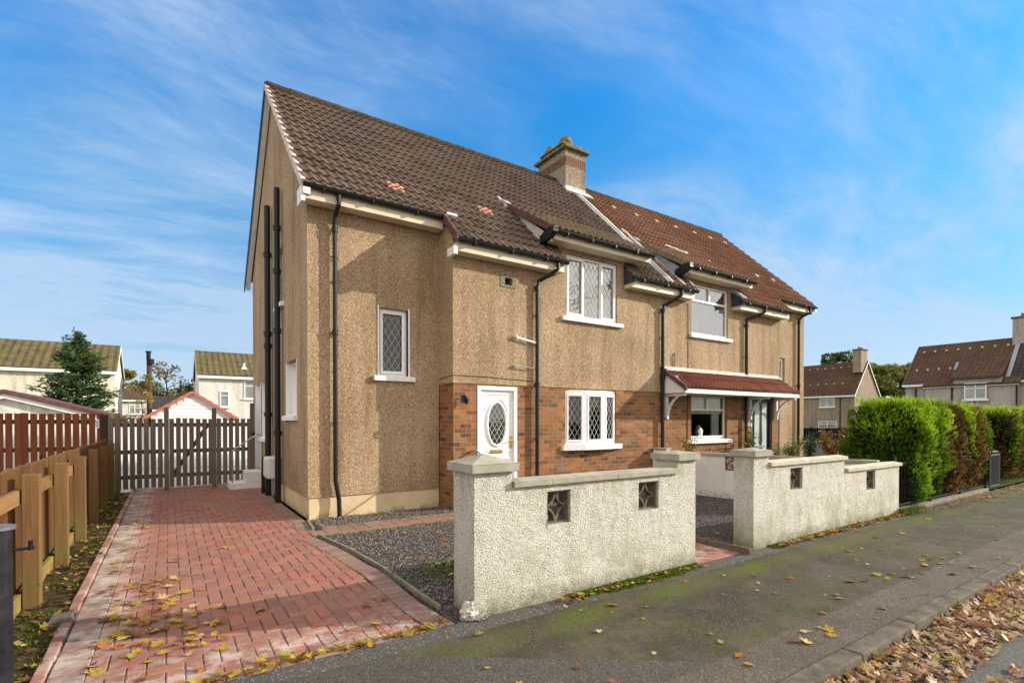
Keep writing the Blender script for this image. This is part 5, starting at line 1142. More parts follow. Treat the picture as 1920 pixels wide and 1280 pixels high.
for nm, m_, dz0, dz1, y0_ in (('roof', 'mauve_tile', .05, .16, 10.8), ('bargeboard', 'fascia_white', -.08, .045, 10.86)):
    q = MB()
    for sg in (-1, 1):
        ex = gm + sg * ((gx1 - gx0) / 2 + .25); ez = gz - .07; k = 6
        for i in range(k):
            x0_, x1_ = ex + (gm - ex) * i / k, ex + (gm - ex) * (i + 1) / k; z0_, z1_ = ez + (ga - ez) * i / k, ez + (ga - ez) * (i + 1) / k; ye_ = 17.2 if nm == 'roof' else 10.95
            q.hexa([(x0_, y0_, z0_ + dz0), (x1_, y0_, z1_ + dz0), (x1_, ye_, z1_ + dz0), (x0_, ye_, z0_ + dz0), (x0_, y0_, z0_ + dz1), (x1_, y0_, z1_ + dz1), (x1_, ye_, z1_ + dz1), (x0_, ye_, z0_ + dz1)])
    q.build(nm, M[m_], r)
r = thing('house', 'small distant white house with a brown roof between the conifer and the pole', 'house', (-7, 64, 0)); bg_house(r, Fr((-14, 62, 0), UX, NY), 10.2, 7, 3.8, 5.1, 'harling_white', 'far_tile_brown', wins=[(8.6, 9.6, 2.2, 3.2, 2, 0)])
r = thing('house', 'distant low house with a grey roof seen just right of the dark pole', 'house', (-1, 52, 0)); bg_house(r, Fr((-3.4, 52, 0), UX, NY), 6.2, 6, 2.6, 3.9, 'harling_grey', 'far_tile_dark')
r = thing('house', 'distant house with a brown roof rising above the white garage', 'house', (1, 60, 0)); bg_house(r, Fr((.9, 60, 0), UX, NY), 8.2, 7, 4.4, 6.0, 'harling_tan', 'far_tile_brown')
# right: two houses across the side street. eaves run along Y, front faces -X
r = thing('house', 'grey brown house with a chimney on its gable, beyond the main house', 'house', (68.2, 28, 0))
bg_house(r, Fr((68.2, 34.5, 0), (0, -1, 0), (-1, 0, 0)), 14, 6.8, 4.9, 8.9, 'harling_tan', 'far_tile_brown', chim=(13.1, 14.03, -3.3, -1.6, 7.5, 10.3), wins=[(9.95, 11.7, 3.2, 4.75, 2, 0), (9.8, 12.0, .2, 1.4, 2, 0)], over=.3)
q = MB()
for z_ in (6.0, 8.2):
    for k in range(9): a = 34.5 - 4.5 - k * .98; q.box(68.2 + (z_ - 4.9) / 1.176 - .14, 68.2 + (z_ - 4.9) / 1.176 + .1, a, a + .14, z_ + .1, z_ + .24)
q.build('roof_clips', M['lead_white'], r)
q = MB(); q.tube([(68.1, 22.1, 4.7), (68.1, 22.1, 0)], .06, 8); q.build('downpipe', M['black_plastic'], r)
r = thing('house', 'pale grey house with a long brown roof above the hedge at the far right', 'house', (54, 4, 0))
rfB = bg_house(r, Fr((54, 10.5, 0), (0, -1, 0), (-1, 0, 0)), 17, 7.0, 4.95, 8.4, 'harling_grey', 'far_tile_brown', chim=(6.5, 7.6, -4.4, -2.8, 7.4, 10.0), wins=[(4.6, 5.9, 3.25, 4.55, 2, 0)], over=.3)
q = MB(); q.box(53.45, 54, 3.0, 8.9, -.1, 4.4); q.build('front_projection', M['harling_grey'], r); q = MB(); q.box(53.28, 53.5, 2.9, 9.0, 4.32, 4.48); q.build('gutter', M['fascia_white'], r)
q = MB(); q.hexa([(53.2, 2.8, 4.4), (53.2, 9.0, 4.4), (54.2, 9.0, 5.1), (54.2, 2.8, 5.1), (53.2, 2.8, 4.52), (53.2, 9.0, 4.52), (54.2, 9.0, 5.25), (54.2, 2.8, 5.25)]); q.build('lower_roof', M['far_tile_brown'], r)
q = MB(); q.box(53.3, 54.5, 3.9, 6.9, 4.3, 5.0); q.build('dormer_wall', M['harling_grey'], r)
q = MB(); q.hexa([(53.0, 3.8, 4.95), (53.0, 7.0, 4.95), (55.6, 7.0, 6.5), (55.6, 3.8, 6.5), (53.0, 3.8, 5.1), (53.0, 7.0, 5.1), (55.6, 7.0, 6.7), (55.6, 3.8, 6.7)]); q.build('dormer_roof', M['far_tile_brown'], r)
q = MB(); t = .08
for (y0, y1, z0, z1) in ((4.75, 6.15, 3.25, 3.33), (4.75, 6.15, 4.5, 4.58), (4.75, 4.83, 3.33, 4.5), (6.07, 6.15, 3.33, 4.5), (5.41, 5.49, 3.33, 4.5), (4.83, 6.07, 4.1, 4.16)): q.box(53.22, 53.29, y0, y1, z0, z1)
w_ = q.build('window', M['upvc'], r); q = MB(); q.box(53.262, 53.28, 4.82, 6.08, 3.3, 4.52); q.build('pane', M['far_glass'], w_); q = MB(); q.box(53.15, 53.3, 4.6, 6.3, 3.12, 3.24); q.build('sill', M['upvc'], w_)
q = MB()
for k in range(8): y = 9.9 - k * .82; q.box(56.6, 56.8, y, y + .12, 7.75, 7.92)
for k in range(4): y = 9.9 - k * .8; q.box(54.9, 55.1, y, y + .12, 5.98, 6.16)
q.build('roof_clips', M['lead_white'], r)
q = MB(); sl_ = (8.4 - 4.95) / 3.5
def rs(x): return 4.95 + (x - 54) * sl_ + .13
for y, wd, xa, xb in ((3.5, .28, 53.7, 57.3), (4.25, .12, 53.8, 55.6), (4.55, .12, 53.8, 55.6), (7.1, .2, 54.8, 55.5)): q = MB(); q.hexa([(xa, y, rs(xa)), (xb, y, rs(xb)), (xb, y + wd, rs(xb)), (xa, y + wd, rs(xa)), (xa, y, rs(xa) + .05), (xb, y, rs(xb) + .05), (xb, y + wd, rs(xb) + .05), (xa, y + wd, rs(xa) + .05)]); q.build('lead_flashing', M['lead'], rfB)
for (x_, y) in ((53.9, 9.7), (53.38, 7.0), (53.38, 3.0)): q = MB(); q.tube([(x_, y, 4.4), (x_, y, 0)], .06, 8); q.build('downpipe', M['black_plastic'], r)
q = MB(); q.hexa([(53.6, -6.5, rs(53.6) + .02), (57.5, -6.5, rs(57.5) + .02), (57.5, 3.48, rs(57.5) + .02), (53.6, 3.48, rs(53.6) + .02), (53.6, -6.5, rs(53.6) + .06), (57.5, -6.5, rs(57.5) + .06), (57.5, 3.48, rs(57.5) + .06), (53.6, 3.48, rs(53.6) + .06)]); q.build('dark_roof', M['far_tile_dark'], r)
gwl = thing('garden_wall', 'white wall glimpsed between the slats either side of the white garage', 'garden wall', (-2.9, 11.9, 0)); b = MB(); b.box(-3.42, -2.27, 11.85, 12.0, -.1, 1.45); b.build('wall', M['siding'], gwl)
gwl = thing('garden_wall', 'white wall glimpsed between the slats next to the side steps', 'garden wall', (1.2, 11.9, 0)); b = MB(); b.box(.02, 2.6, 11.85, 12.0, -.1, 1.45); b.build('wall', M['siding'], gwl)
# pole and fences far off
pl_ = thing('utility_pole', 'dark reddish brown pole with a black fitting at its top, behind the gates', 'pole', (-2.4, 16.2, 0))
q = MB(); q.tube([(-2.4, 16.2, -.1), (-2.4, 16.2, 3.9)], .085, 12); q.build('shaft', M['pole_brown'], pl_)
q = MB(); q.tube([(-2.42, 16.2, 3.85), (-2.42, 16.2, 4.2)], .075, 10); q.tube([(-2.36, 16.1, 3.72), (-2.36, 16.1, 3.92)], .13, 10); q.tube([(-2.42, 16.2, 4.18), (-2.42, 16.2, 4.23)], .10, 10); q.build('fitting', M['black_iron'], pl_)
bf = thing('fence', 'solid black timber fence beyond the right end of the main house', 'fence', (26, 4, 0))
d_ = Vector((4.5, -2.9, 0)).normalized(); b = MB(); k = 0
FB_ = Fr((23.4, 6.0, 0), d_, (d_.y, -d_.x, 0))
while k * .15 < 7: b.lbox(FB_, k * .15, k * .15 + .146, 0, 1.14, -.02, 0.004 * (k % 2)); k += 1
b.build('boards', M['fence_black'], bf)
for k in range(4): b = MB(); b.lbox(FB_, k * 2.2, k * 2.2 + .1, 0, 1.18, -.12, -.022); b.build('post', M['fence_black'], bf)
gf = thing('fence', 'low weathered grey board fence in front of the black fence', 'fence', (19.8, 1.3, 0)); FG_ = Fr((17.6, 2.9, 0), (2.6, -1.9, 0), (-1.9, -2.6, 0)); b = MB(); k = 0
while k * .11 < 4.6: b.lbox(FG_, k * .11, k * .11 + .10, 0, .70 + random.uniform(-.01, .01), -.015, .004 * (k % 2)); k += 1
b.build('boards', M['fence_grey'], gf); b = MB(); b.lbox(FG_, 0, 4.6, .70, .735, -.04, .03); b.build('top_rail', M['siding'], gf)

# ================================================================== PLANTS
def rhombs(P, size, dirs, elong, C, twist=None):
    """P (n,3) centres, dirs (n,3) long axis, size (n,), elong -> width ratio; folded leaf-like quads"""
    n_ = len(P); dn = dirs / (np.linalg.norm(dirs, axis=1, keepdims=True) + 1e-9); rnd = np.random.normal(size=(n_, 3)); sd = np.cross(dn, rnd); sd /= (np.linalg.norm(sd, axis=1, keepdims=True) + 1e-9)
    L_ = (size * .5)[:, None]; W_ = (size * .5 * elong)[:, None]
    V = np.stack([P - dn * L_, P + sd * W_ - dn * L_ * .1, P + dn * L_, P - sd * W_ - dn * L_ * .1], 1).reshape(-1, 3)
    F = (np.arange(n_) * 4)[:, None] + np.array([[0, 1, 2, 3]]); return V, F, C
def nz(P, s, seed=0): return np.array([mnoise.noise(Vector((p[0] * s + seed, p[1] * s, p[2] * s))) for p in P])
def leafmesh(name, parts, m, parent, **kw):
    V = np.concatenate([p[0] for p in parts]); off = 0; Fs = []
    for p in parts: Fs.append(p[1] + off); off += len(p[0])
    return link(name, np_mesh(name, V, np.concatenate(Fs), np.concatenate([p[2] for p in parts])), M[m], parent, **kw)
def pick(cols, t):
    """cols list of rgb, t in 0..1 array -> interpolated colours"""
    cols = np.array(cols); t = np.clip(t, 0, .9999) * (len(cols) - 1); i = t.astype(int); f = (t - i)[:, None]; return cols[i] * (1 - f) + cols[i + 1] * f
def tree(name, label, x, y, h, rw, cols, n_=5000, seed=1, crown0=.25, leaf=.3, group=None, dens=1., trunk_r=None, z0=0):
    random.seed(seed); np.random.seed(seed); r = thing(name, label, 'tree', (x, y, z0), group)
    tr = trunk_r or h * .022; b = MB(); top = Vector((x + random.uniform(-.3, .3), y, z0 + h * .85)); b.tube([(x, y, z0 - .1), (x + .05, y, z0 + h * .35), top], [tr, tr * .75, tr * .15], 8); cl = []
    for k in range(34):
        t = random.uniform(crown0, .95); p = Vector((x, y, z0)).lerp(top, t / .9); a = random.uniform(0, 6.28); prof = math.sin(math.pi * min(1, max(.12, (t - crown0 * .6) / (1 - crown0 * .6)))) ** .6
        q_ = Vector((x + math.cos(a) * rw * prof * random.uniform(.45, 1), y + math.sin(a) * rw * prof * random.uniform(.45, 1), z0 + h * min(.97, t + random.uniform(.0, .10)))); b.tube([p, p.lerp(q_, .5) + Vector((0, 0, .03 * h)), q_], [tr * .35, tr * .2, tr * .06], 5); cl.append((q_, rw * random.uniform(.20, .38)))
    b.build('trunk', M['bark'], r)
    ks = np.random.randint(0, len(cl), n_); C0 = np.array([c[0] for c in cl]); R0 = np.array([c[1] for c in cl]); u = np.random.normal(size=(n_, 3)); u /= np.linalg.norm(u, axis=1, keepdims=True)
    rad = R0[ks] * np.random.uniform(.35, 1, n_) ** .5; P = C0[ks] + u * rad[:, None] * np.array([1, 1, .8]); hue = (ks * .37 % 1) * .5 + np.random.uniform(0, .5, n_)
    leafmesh('crown', [rhombs(P, np.random.uniform(.6, 1.2, n_) * leaf, u + np.random.normal(size=(n_, 3)) * .7, .6, pick(cols, hue))], 'foliage', r)
    return r
GR = [(.045, .075, .018), (.085, .12, .03), (.13, .16, .04), (.18, .18, .05)]
OL = [(.12, .11, .05), (.18, .16, .07), (.24, .20, .09), (.16, .16, .07)]; AU = [(.12, .12, .02), (.22, .19, .03), (.30, .20, .04), (.10, .11, .02)]
tree('broadleaf_tree', 'pale thin leaved tree in the distance just right of the pole', -1.9, 72, 8.6, 2.9, OL, 1500, 3, leaf=.38, dens=.5)
tree('broadleaf_tree', 'dark green bushy tree in the distance above the garage roof', .2, 74, 5.6, 3.2, GR, 3200, 4, .12, leaf=.45)
tree('broadleaf_tree', 'olive green tree in the distance beside the white house wall', 2.1, 72, 7.3, 2.6, AU[:1] + GR, 2600, 5, .2, leaf=.42)
tree('broadleaf_tree', 'yellow green tree in the distance right of the cream house', -7.0, 79, 8.0, 2.6, AU, 2200, 6, .2, leaf=.42)
tree('broadleaf_tree', 'green tree in the distance left of the pole', -4.0, 76, 6.4, 2.2, GR, 2200, 8, .2, leaf=.42)
for i, (x, y, h, rw, lb) in enumerate([(92, 33, 12.8, 4.2, 'tallest green yellow tree, right behind the gable chimney of the brown house'), (95, 29.5, 10.6, 3.6, 'dark green tree second from the left in the far clump'), (97, 26.5, 10.2, 3.6, 'dark green tree in the middle of the far clump'), (99, 23.6, 10.4, 3.6, 'dark green tree at the right of the far clump, near the long brown roof'), (96, 21, 9.6, 3.4, 'dark green tree partly hidden by the long brown roof')]):
    tree('broadleaf_tree', lb, x, y, h, rw, [(.14, .17, .05), (.22, .26, .07), (.30, .33, .10), (.38, .36, .12)] if i else AU[:2] + GR, 8000, 20 + i, .08, leaf=.55, group='trees in the far clump')
# conifer at the left
def conifer(x, y, h, rw):
    np.random.seed(5); random.seed(5); r = thing('conifer_tree', 'dark green conifer with layered branches in front of the cream house', 'tree', (x, y, 0)); b = MB(); b.tube([(x, y, -.1), (x, y, h)], [.14, .01], 8); b.build('trunk', M['bark'], r); Ps, Ds, Cs, Ss = [], [], [], []
    q = MB(); z = .5
    while z < h - .05:
        t = z / h; rr = rw * (1 - t) ** .85 * random.uniform(.75, 1.12) + .06
        for k in range(8 if t < .8 else 5):
            a = random.uniform(0, 6.28); ln = rr * random.uniform(.6, 1.12); dr = -.18 + .75 * t; tip = Vector((x + math.cos(a) * ln, y + math.sin(a) * ln, z + ln * dr + .12 * ln)); bs = Vector((x, y, z)); q.tube([bs, bs.lerp(tip, .6) - Vector((0, 0, .05 * ln)), tip], [.022, .012, .004], 4)
            m_ = int(55 * ln / rw * 2.0) + 16
            for _ in range(m_):
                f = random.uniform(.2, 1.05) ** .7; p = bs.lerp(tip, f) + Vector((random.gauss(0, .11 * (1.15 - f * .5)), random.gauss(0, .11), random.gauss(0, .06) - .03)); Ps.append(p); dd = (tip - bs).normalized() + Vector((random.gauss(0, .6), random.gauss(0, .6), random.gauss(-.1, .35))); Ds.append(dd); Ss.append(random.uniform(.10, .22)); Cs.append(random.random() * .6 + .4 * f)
        z += .15
    q.build('branches', M['bark'], r)
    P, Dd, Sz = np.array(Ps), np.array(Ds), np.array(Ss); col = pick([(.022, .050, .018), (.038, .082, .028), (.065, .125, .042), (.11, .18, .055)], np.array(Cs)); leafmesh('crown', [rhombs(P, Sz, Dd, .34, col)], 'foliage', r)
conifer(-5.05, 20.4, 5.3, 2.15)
def sapling():
    random.seed(9); np.random.seed(9); x, y = -2.62, 15.1; r = thing('sapling', 'thin sapling with yellow and green leaves in front of the pole', 'sapling', (x, y, 0)); b = MB(); b.tube([(x, y, 0), (x + .03, y, 1.8), (x - .02, y, 3.2)], [.022, .016, .006], 6); tips = []
    for k in range(16): z = random.uniform(1.2, 3.1); a = random.uniform(0, 6.28); l_ = random.uniform(.15, .38); t = Vector((x + math.cos(a) * l_, y + math.sin(a) * l_, z + .2)); b.tube([(x, y, z), t], [.008, .003], 4); tips.append(t)
    b.build('trunk', M['bark'], r); n_ = 420; k = np.random.randint(0, len(tips), n_); T = np.array(tips); P = T[k] + np.random.normal(size=(n_, 3)) * .09; col = pick([(.07, .13, .02), (.20, .22, .03), (.45, .36, .03), (.5, .40, .04)], np.random.uniform(0, 1, n_) * .6 + (P[:, 2] < 2.6) * .35); leafmesh('leaves', [rhombs(P, np.random.uniform(.06, .12, n_), np.random.normal(size=(n_, 3)), .7, col)], 'leaf', r)
sapling()
# hedge of clipped conifers
def hedge(label, x0, x1, y0, y1, h, cols, seed, n_=9000, brown=.25, dark=.35, z0=.12):
    np.random.seed(seed); random.seed(seed); cx, cy = (x0 + x1) / 2, (y0 + y1) / 2; r = thing('hedge_conifer', label, 'hedge', (cx, cy, 0), 'clipped conifers of the roadside hedge')
    b = MB()
    for k in range(3): a = cx + random.uniform(-.15, .15); b.tube([(a, cy, -.05), (a + random.uniform(-.2, .2), cy + random.uniform(-.1, .1), h * .8)], [.05, .02], 6)
    b.build('trunk', M['bark'], r)
    # points on a superellipsoid surface with lumps
    u = np.random.normal(size=(n_, 3)); u /= np.linalg.norm(u, axis=1, keepdims=True); e = 7.; k = (np.abs(u) ** e).sum(1) ** (-1 / e); S0 = u * k[:, None]
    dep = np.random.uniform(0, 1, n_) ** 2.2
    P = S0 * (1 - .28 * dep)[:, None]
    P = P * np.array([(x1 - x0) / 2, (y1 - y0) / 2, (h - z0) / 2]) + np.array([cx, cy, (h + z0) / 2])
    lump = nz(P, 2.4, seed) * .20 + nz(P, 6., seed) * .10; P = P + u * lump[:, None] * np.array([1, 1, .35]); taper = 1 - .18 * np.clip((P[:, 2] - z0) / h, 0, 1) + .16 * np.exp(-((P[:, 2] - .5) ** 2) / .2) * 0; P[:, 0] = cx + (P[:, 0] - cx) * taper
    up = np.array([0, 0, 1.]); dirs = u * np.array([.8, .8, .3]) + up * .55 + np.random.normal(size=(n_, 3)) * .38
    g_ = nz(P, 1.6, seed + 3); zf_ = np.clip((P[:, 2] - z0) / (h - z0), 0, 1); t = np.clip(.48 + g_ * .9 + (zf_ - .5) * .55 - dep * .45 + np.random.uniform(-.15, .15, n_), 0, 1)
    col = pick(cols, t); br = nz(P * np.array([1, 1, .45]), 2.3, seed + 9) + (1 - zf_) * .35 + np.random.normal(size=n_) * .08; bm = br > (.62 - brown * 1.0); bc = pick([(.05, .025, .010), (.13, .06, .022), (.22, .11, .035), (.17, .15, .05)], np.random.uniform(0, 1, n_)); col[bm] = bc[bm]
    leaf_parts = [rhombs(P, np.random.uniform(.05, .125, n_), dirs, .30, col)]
    m = 420; T = np.stack([np.random.uniform(x0 + .12, x1 - .12, m), np.random.uniform(y0 + .15, y1 - .12, m), h + nz(np.random.uniform(0, 9, (m, 3)), 1.) * .04 + np.random.uniform(-.05, .07, m)], 1)
    shoots = [rhombs(T, np.random.uniform(.08, .20, m), np.random.normal(size=(m, 3)) * .22 + np.array([0, 0, 1.]), .16, pick(cols[-2:], np.random.uniform(0, 1, m)))]
    leafmesh('foliage', leaf_parts + shoots, 'foliage', r)
    # twiggy core that closes the view through
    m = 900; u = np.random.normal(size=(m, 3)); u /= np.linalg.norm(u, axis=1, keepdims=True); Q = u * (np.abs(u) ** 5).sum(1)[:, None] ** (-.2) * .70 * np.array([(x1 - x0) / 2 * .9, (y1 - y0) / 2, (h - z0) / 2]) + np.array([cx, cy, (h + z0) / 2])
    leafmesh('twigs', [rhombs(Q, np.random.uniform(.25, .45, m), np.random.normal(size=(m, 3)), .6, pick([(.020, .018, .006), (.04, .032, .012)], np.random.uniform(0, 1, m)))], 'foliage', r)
HG = [(.022, .045, .004), (.055, .11, .006), (.11, .22, .008), (.23, .38, .015), (.34, .50, .03)]
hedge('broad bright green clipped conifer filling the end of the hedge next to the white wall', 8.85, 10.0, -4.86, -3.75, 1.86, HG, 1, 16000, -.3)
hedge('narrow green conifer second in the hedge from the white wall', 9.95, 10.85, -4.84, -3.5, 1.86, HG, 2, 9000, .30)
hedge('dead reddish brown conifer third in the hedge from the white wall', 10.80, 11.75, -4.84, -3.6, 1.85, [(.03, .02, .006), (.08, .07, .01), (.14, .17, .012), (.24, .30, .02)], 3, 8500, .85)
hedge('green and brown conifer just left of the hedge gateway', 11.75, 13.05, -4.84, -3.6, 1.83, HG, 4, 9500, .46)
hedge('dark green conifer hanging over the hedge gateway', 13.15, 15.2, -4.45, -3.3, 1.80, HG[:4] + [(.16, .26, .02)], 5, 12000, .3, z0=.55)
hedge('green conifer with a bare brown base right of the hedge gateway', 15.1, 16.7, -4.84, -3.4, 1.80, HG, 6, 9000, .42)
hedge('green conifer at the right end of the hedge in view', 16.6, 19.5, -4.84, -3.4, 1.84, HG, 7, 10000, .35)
# railings
rl = thing('railings', 'low black iron railings on a concrete plinth in front of the hedge', 'railings', (10.5, -4.74, 0))
b = MB(); x = 8.32
while x < 13.15:
    b.tube([(x, -4.74, .08), (x, -4.74, .86)], .008, 6); x += .11
for z_ in (.10, .80): b.box(8.3, 13.2, -4.752, -4.728, z_, z_ + .02)
b.build('bars', M['black_iron'], rl)
for x in (8.34, 9.95, 11.55, 13.16): q = MB(); q.box(x - .02, x + .02, -4.76, -4.72, -.1, .92); q.tube([(x, -4.74, .92), (x, -4.74, .96)], .026, 8); q.build('post', M['black_iron'], rl)
q = MB(); q.box(8.26, 13.2, -4.80, -4.68, -.1, .05); q.build('plinth', M['kerb_conc'], rl, bevel=.01)
rg = thing('railing_gate', 'low iron gate with ball finials standing in the hedge gateway', 'gate', (13.9, -4.8, 0))
b = MB(); x = 13.26
while x < 13.95: b.tube([(x, -4.80, .06), (x, -4.80, .84 if (x < 13.3 or x > 13.9) else .80)], .009 if 13.3 < x < 13.9 else .018, 6); x += .095
b.box(13.25, 13.95, -4.812, -4.788, .76, .78); b.box(13.25, 13.95, -4.812, -4.788, .08, .10); b.build('bars', M['iron_grey'] if 'iron_grey' in M else plain('iron_grey', (.10, .10, .11), .5, .4), rg)
q = MB()
for x in (13.26, 13.45, 13.55, 13.65, 13.75): q.tube([(x, -4.8, .80), (x, -4.8, .84), (x, -4.8, .865)], [.006, .015, .006], 8)
q.build('finials', M['steel'], rg)
# shrubs in the far garden
def shrub(name, label, x, y, h, rw, cols, n_, seed, stems=14, leaf=.06, spread=1.):
    random.seed(seed); np.random.seed(seed); r = thing(name, label, 'shrub', (x, y, 0)); b = MB(); L_ = []
    for k in range(stems):
        a = random.uniform(0, 6.28); rr = rw * random.uniform(.3, 1); tp = Vector((x + math.cos(a) * rr, y + math.sin(a) * rr * .7, h * random.uniform(.6, 1))); md = Vector((x, y, 0)).lerp(tp, .55) + Vector((0, 0, h * .18)); b.tube([(x, y, -.02), md, tp], [.014, .009, .004], 5); L_ += [(md, tp)] * 2 + [(Vector((x, y, h * .2)), md)]
    b.build('stems', M['bark'], r); P = np.array([a.lerp(c, random.uniform(.1, 1.05)) for a, c in (random.choice(L_) for _ in range(n_))]) + np.random.normal(size=(n_, 3)) * .075 * spread
    P[:, 2] = np.abs(P[:, 2]); leafmesh('leaves', [rhombs(P, np.random.uniform(.6, 1.3, n_) * leaf, np.random.normal(size=(n_, 3)), .6, pick(cols, np.random.uniform(0, 1, n_)))], 'leaf', r)
RU = [(.10, .12, .02), (.22, .16, .03), (.33, .12, .03), (.22, .06, .02), (.15, .14, .03)]; YG = [(.06, .11, .015), (.15, .17, .02), (.28, .24, .03), (.12, .15, .02)]
shrub('shrub', 'arching rust and olive coloured shrub at the far corner of the main house', 14.3, -1.2, 1.30, .85, RU, 1700, 1, leaf=.075); shrub('shrub', 'slim dark green shrub against the far end of the house', 13.4, -.9, 1.25, .18, [(.02, .05, .01), (.05, .09, .02), (.08, .11, .03)], 600, 2, 8)
shrub('shrub', 'upright yellow green shrub between the farther window and black door', 10.5, -.85, 1.38, .16, YG, 380, 3, 8, leaf=.06); shrub('shrub', 'small yellowing shrub just right of the black door', 12.3, -.95, 1.05, .45, YG, 650, 4, 10); shrub('shrub', 'sparse yellow leaved shrub under the left bracket of the canopy', 8.1, -.85, 1.22, .22, YG[1:], 260, 5, 7)
shrub('shrub', 'low yellow green plant behind the middle of the stepped white wall', 11.5, -1.0, .95, .2, YG, 220, 8, 6)
# bare tree across the road, seen mirrored in the upper windows
def bare_tree(x, y, h):
    random.seed(13); np.random.seed(13); r = thing('bare_tree', 'tall bare autumn tree across the road, seen as a reflection in the upper windows', 'tree', (x, y, 0)); b = MB()
    def grow(p, d_, ln, rad, lv):
        q_ = p + d_ * ln; b.tube([p, p.lerp(q_, .5) + Vector((random.gauss(0, .04), random.gauss(0, .04), 0)) * ln, q_], [rad, rad * .85, rad * .68], 5 if lv < 3 else 4, cap=False)
        if lv >= 7: return
        for k in range(2 if lv != 1 else 3):
            nd = (d_ + Vector((random.gauss(0, .42), random.gauss(0, .42), random.gauss(.05, .22)))).normalized(); grow(q_, nd, ln * random.uniform(.68, .86), rad * .64, lv + 1)
    grow(Vector((x, y, 0)), Vector((0, 0, 1)), h * .24, .26, 0); b.build('trunk', M['bark'], r)
bare_tree(17.5, -17, 12.5)

# ================================================================== LEAVES AND MOSS
random.seed(21); np.random.seed(21)
def maple(seed):
    rs_ = np.random.RandomState(seed); lob = [(90, 1.0), (66, .55), (42, .9), (22, .5), (0, .72), (-30, .38), (-60, .45), (-90, .30), (-120, .45), (-150, .38), (180, .72), (158, .5), (138, .9), (114, .55)]
    P = [(0, -.05, 0)]
    for a, r in lob: r *= rs_.uniform(.85, 1.12); a = math.radians(a + rs_.uniform(-4, 4)); P.append((math.cos(a) * r, math.sin(a) * r, 0))
    P = np.array(P); cu, cw, ph = rs_.uniform(.1, .5), rs_.uniform(-.3, .3), rs_.uniform(0, 6.28); rr = (P[:, :2] ** 2).sum(1)
    P[:, 2] = cu * rr * np.abs(np.cos(np.arctan2(P[:, 1], P[:, 0]) + ph)) + cw * P[:, 0] * P[:, 1] + rs_.uniform(0, .12, len(P)); P[:, 2] -= P[:, 2].min()
    F = [(0, i, i + 1) for i in range(1, len(lob))] + [(0, len(lob), 1)]; b0 = len(P); P = np.concatenate([P, [(-.025, -.3, .06), (.025, -.3, .06), (0, -1.05, .10)]]); F.append((b0, b0 + 1, b0 + 2)); return P, np.array(F)
LV = [maple(s) for s in range(8)]
LC = {'yellow': (.50, .33, .035), 'orange': (.46, .17, .03), 'brown': (.26, .12, .045), 'pale': (.60, .43, .20), 'lime': (.34, .31, .05), 'red': (.33, .06, .03)}
leafme = {}
for cn, cc in LC.items():
    for s in range(4):
        P, F = LV[(s + len(cn)) % 8]; me = np_mesh('fallen_leaf', P * .055, F, np.tile(np.array(cc), (len(F), 1)) * np.random.uniform(.8, 1.15, (len(F), 1))); me.materials.append(M['leaf']); leafme[(cn, s)] = me
def place_leaf(x, y, z, cn, sc_, where):
    o = bpy.data.objects.new('fallen_leaf', leafme[(cn, random.randrange(4))]); sc.collection.objects.link(o); o.location = (x, y, z); o.rotation_euler = (random.gauss(0, .13), random.gauss(0, .13), random.uniform(0, 6.28)); o.scale = (sc_, sc_ * random.uniform(.75, 1), sc_)
    tag(o, '%s fallen leaf lying on the %s' % ({'pale': 'pale buff', 'lime': 'yellow green'}.get(cn, cn), where), 'leaf', '%s leaves on the %s' % (cn, where))
CN = ['yellow', 'yellow', 'orange', 'brown', 'pale', 'pale', 'lime', 'brown']
for i in range(130):
    if i < 40: x, y = random.uniform(-.2, 6), random.uniform(-6.6, -5.1)
    elif i < 62: x, y = random.uniform(6, 15), random.uniform(-6.5, -5.0)
    elif i > 90: x, y = random.uniform(.5, 13), random.uniform(-6.65, -5.0)
    else: x, y = random.uniform(1.0, 6), random.uniform(-6.6, -6.1)
    place_leaf(x, y, .008, random.choice(CN), random.uniform(.45, 1.3) if i < 91 else random.uniform(.3, .65), 'pavement')
for i in range(170):
    if i < 40: x, y = random.gauss(-2.18, .09), random.uniform(-4.4, 1.5)
    elif i < 84: x, y = -1.75 + random.gauss(0, .24) , -3.95 + random.gauss(0, .33)
    elif i < 104: x, y = random.uniform(-1.9, -.2), random.uniform(-4.6, 1.5)
    else: x, y = random.gauss(-1.9, .15), random.uniform(-3.8, -2.2)
    x = max(-2.36, min(-.25, x)); y = max(-4.72, y); place_leaf(x, y, .018, random.choice(['yellow', 'yellow', 'lime', 'orange', 'yellow', 'pale', 'brown']), random.uniform(.7, 1.35), 'driveway')
for i in range(34):
    x, y = random.choice([(random.uniform(.3, 2.2), random.uniform(-4.2, -1.5)), (random.gauss(.75, .3), random.gauss(-3.3, .5)), (random.uniform(3.9, 5.6), random.uniform(-4.4, -2))])
    place_leaf(x, y, .05, random.choice(['orange', 'yellow', 'pale', 'brown']), random.uniform(.6, 1.0), 'gravel')
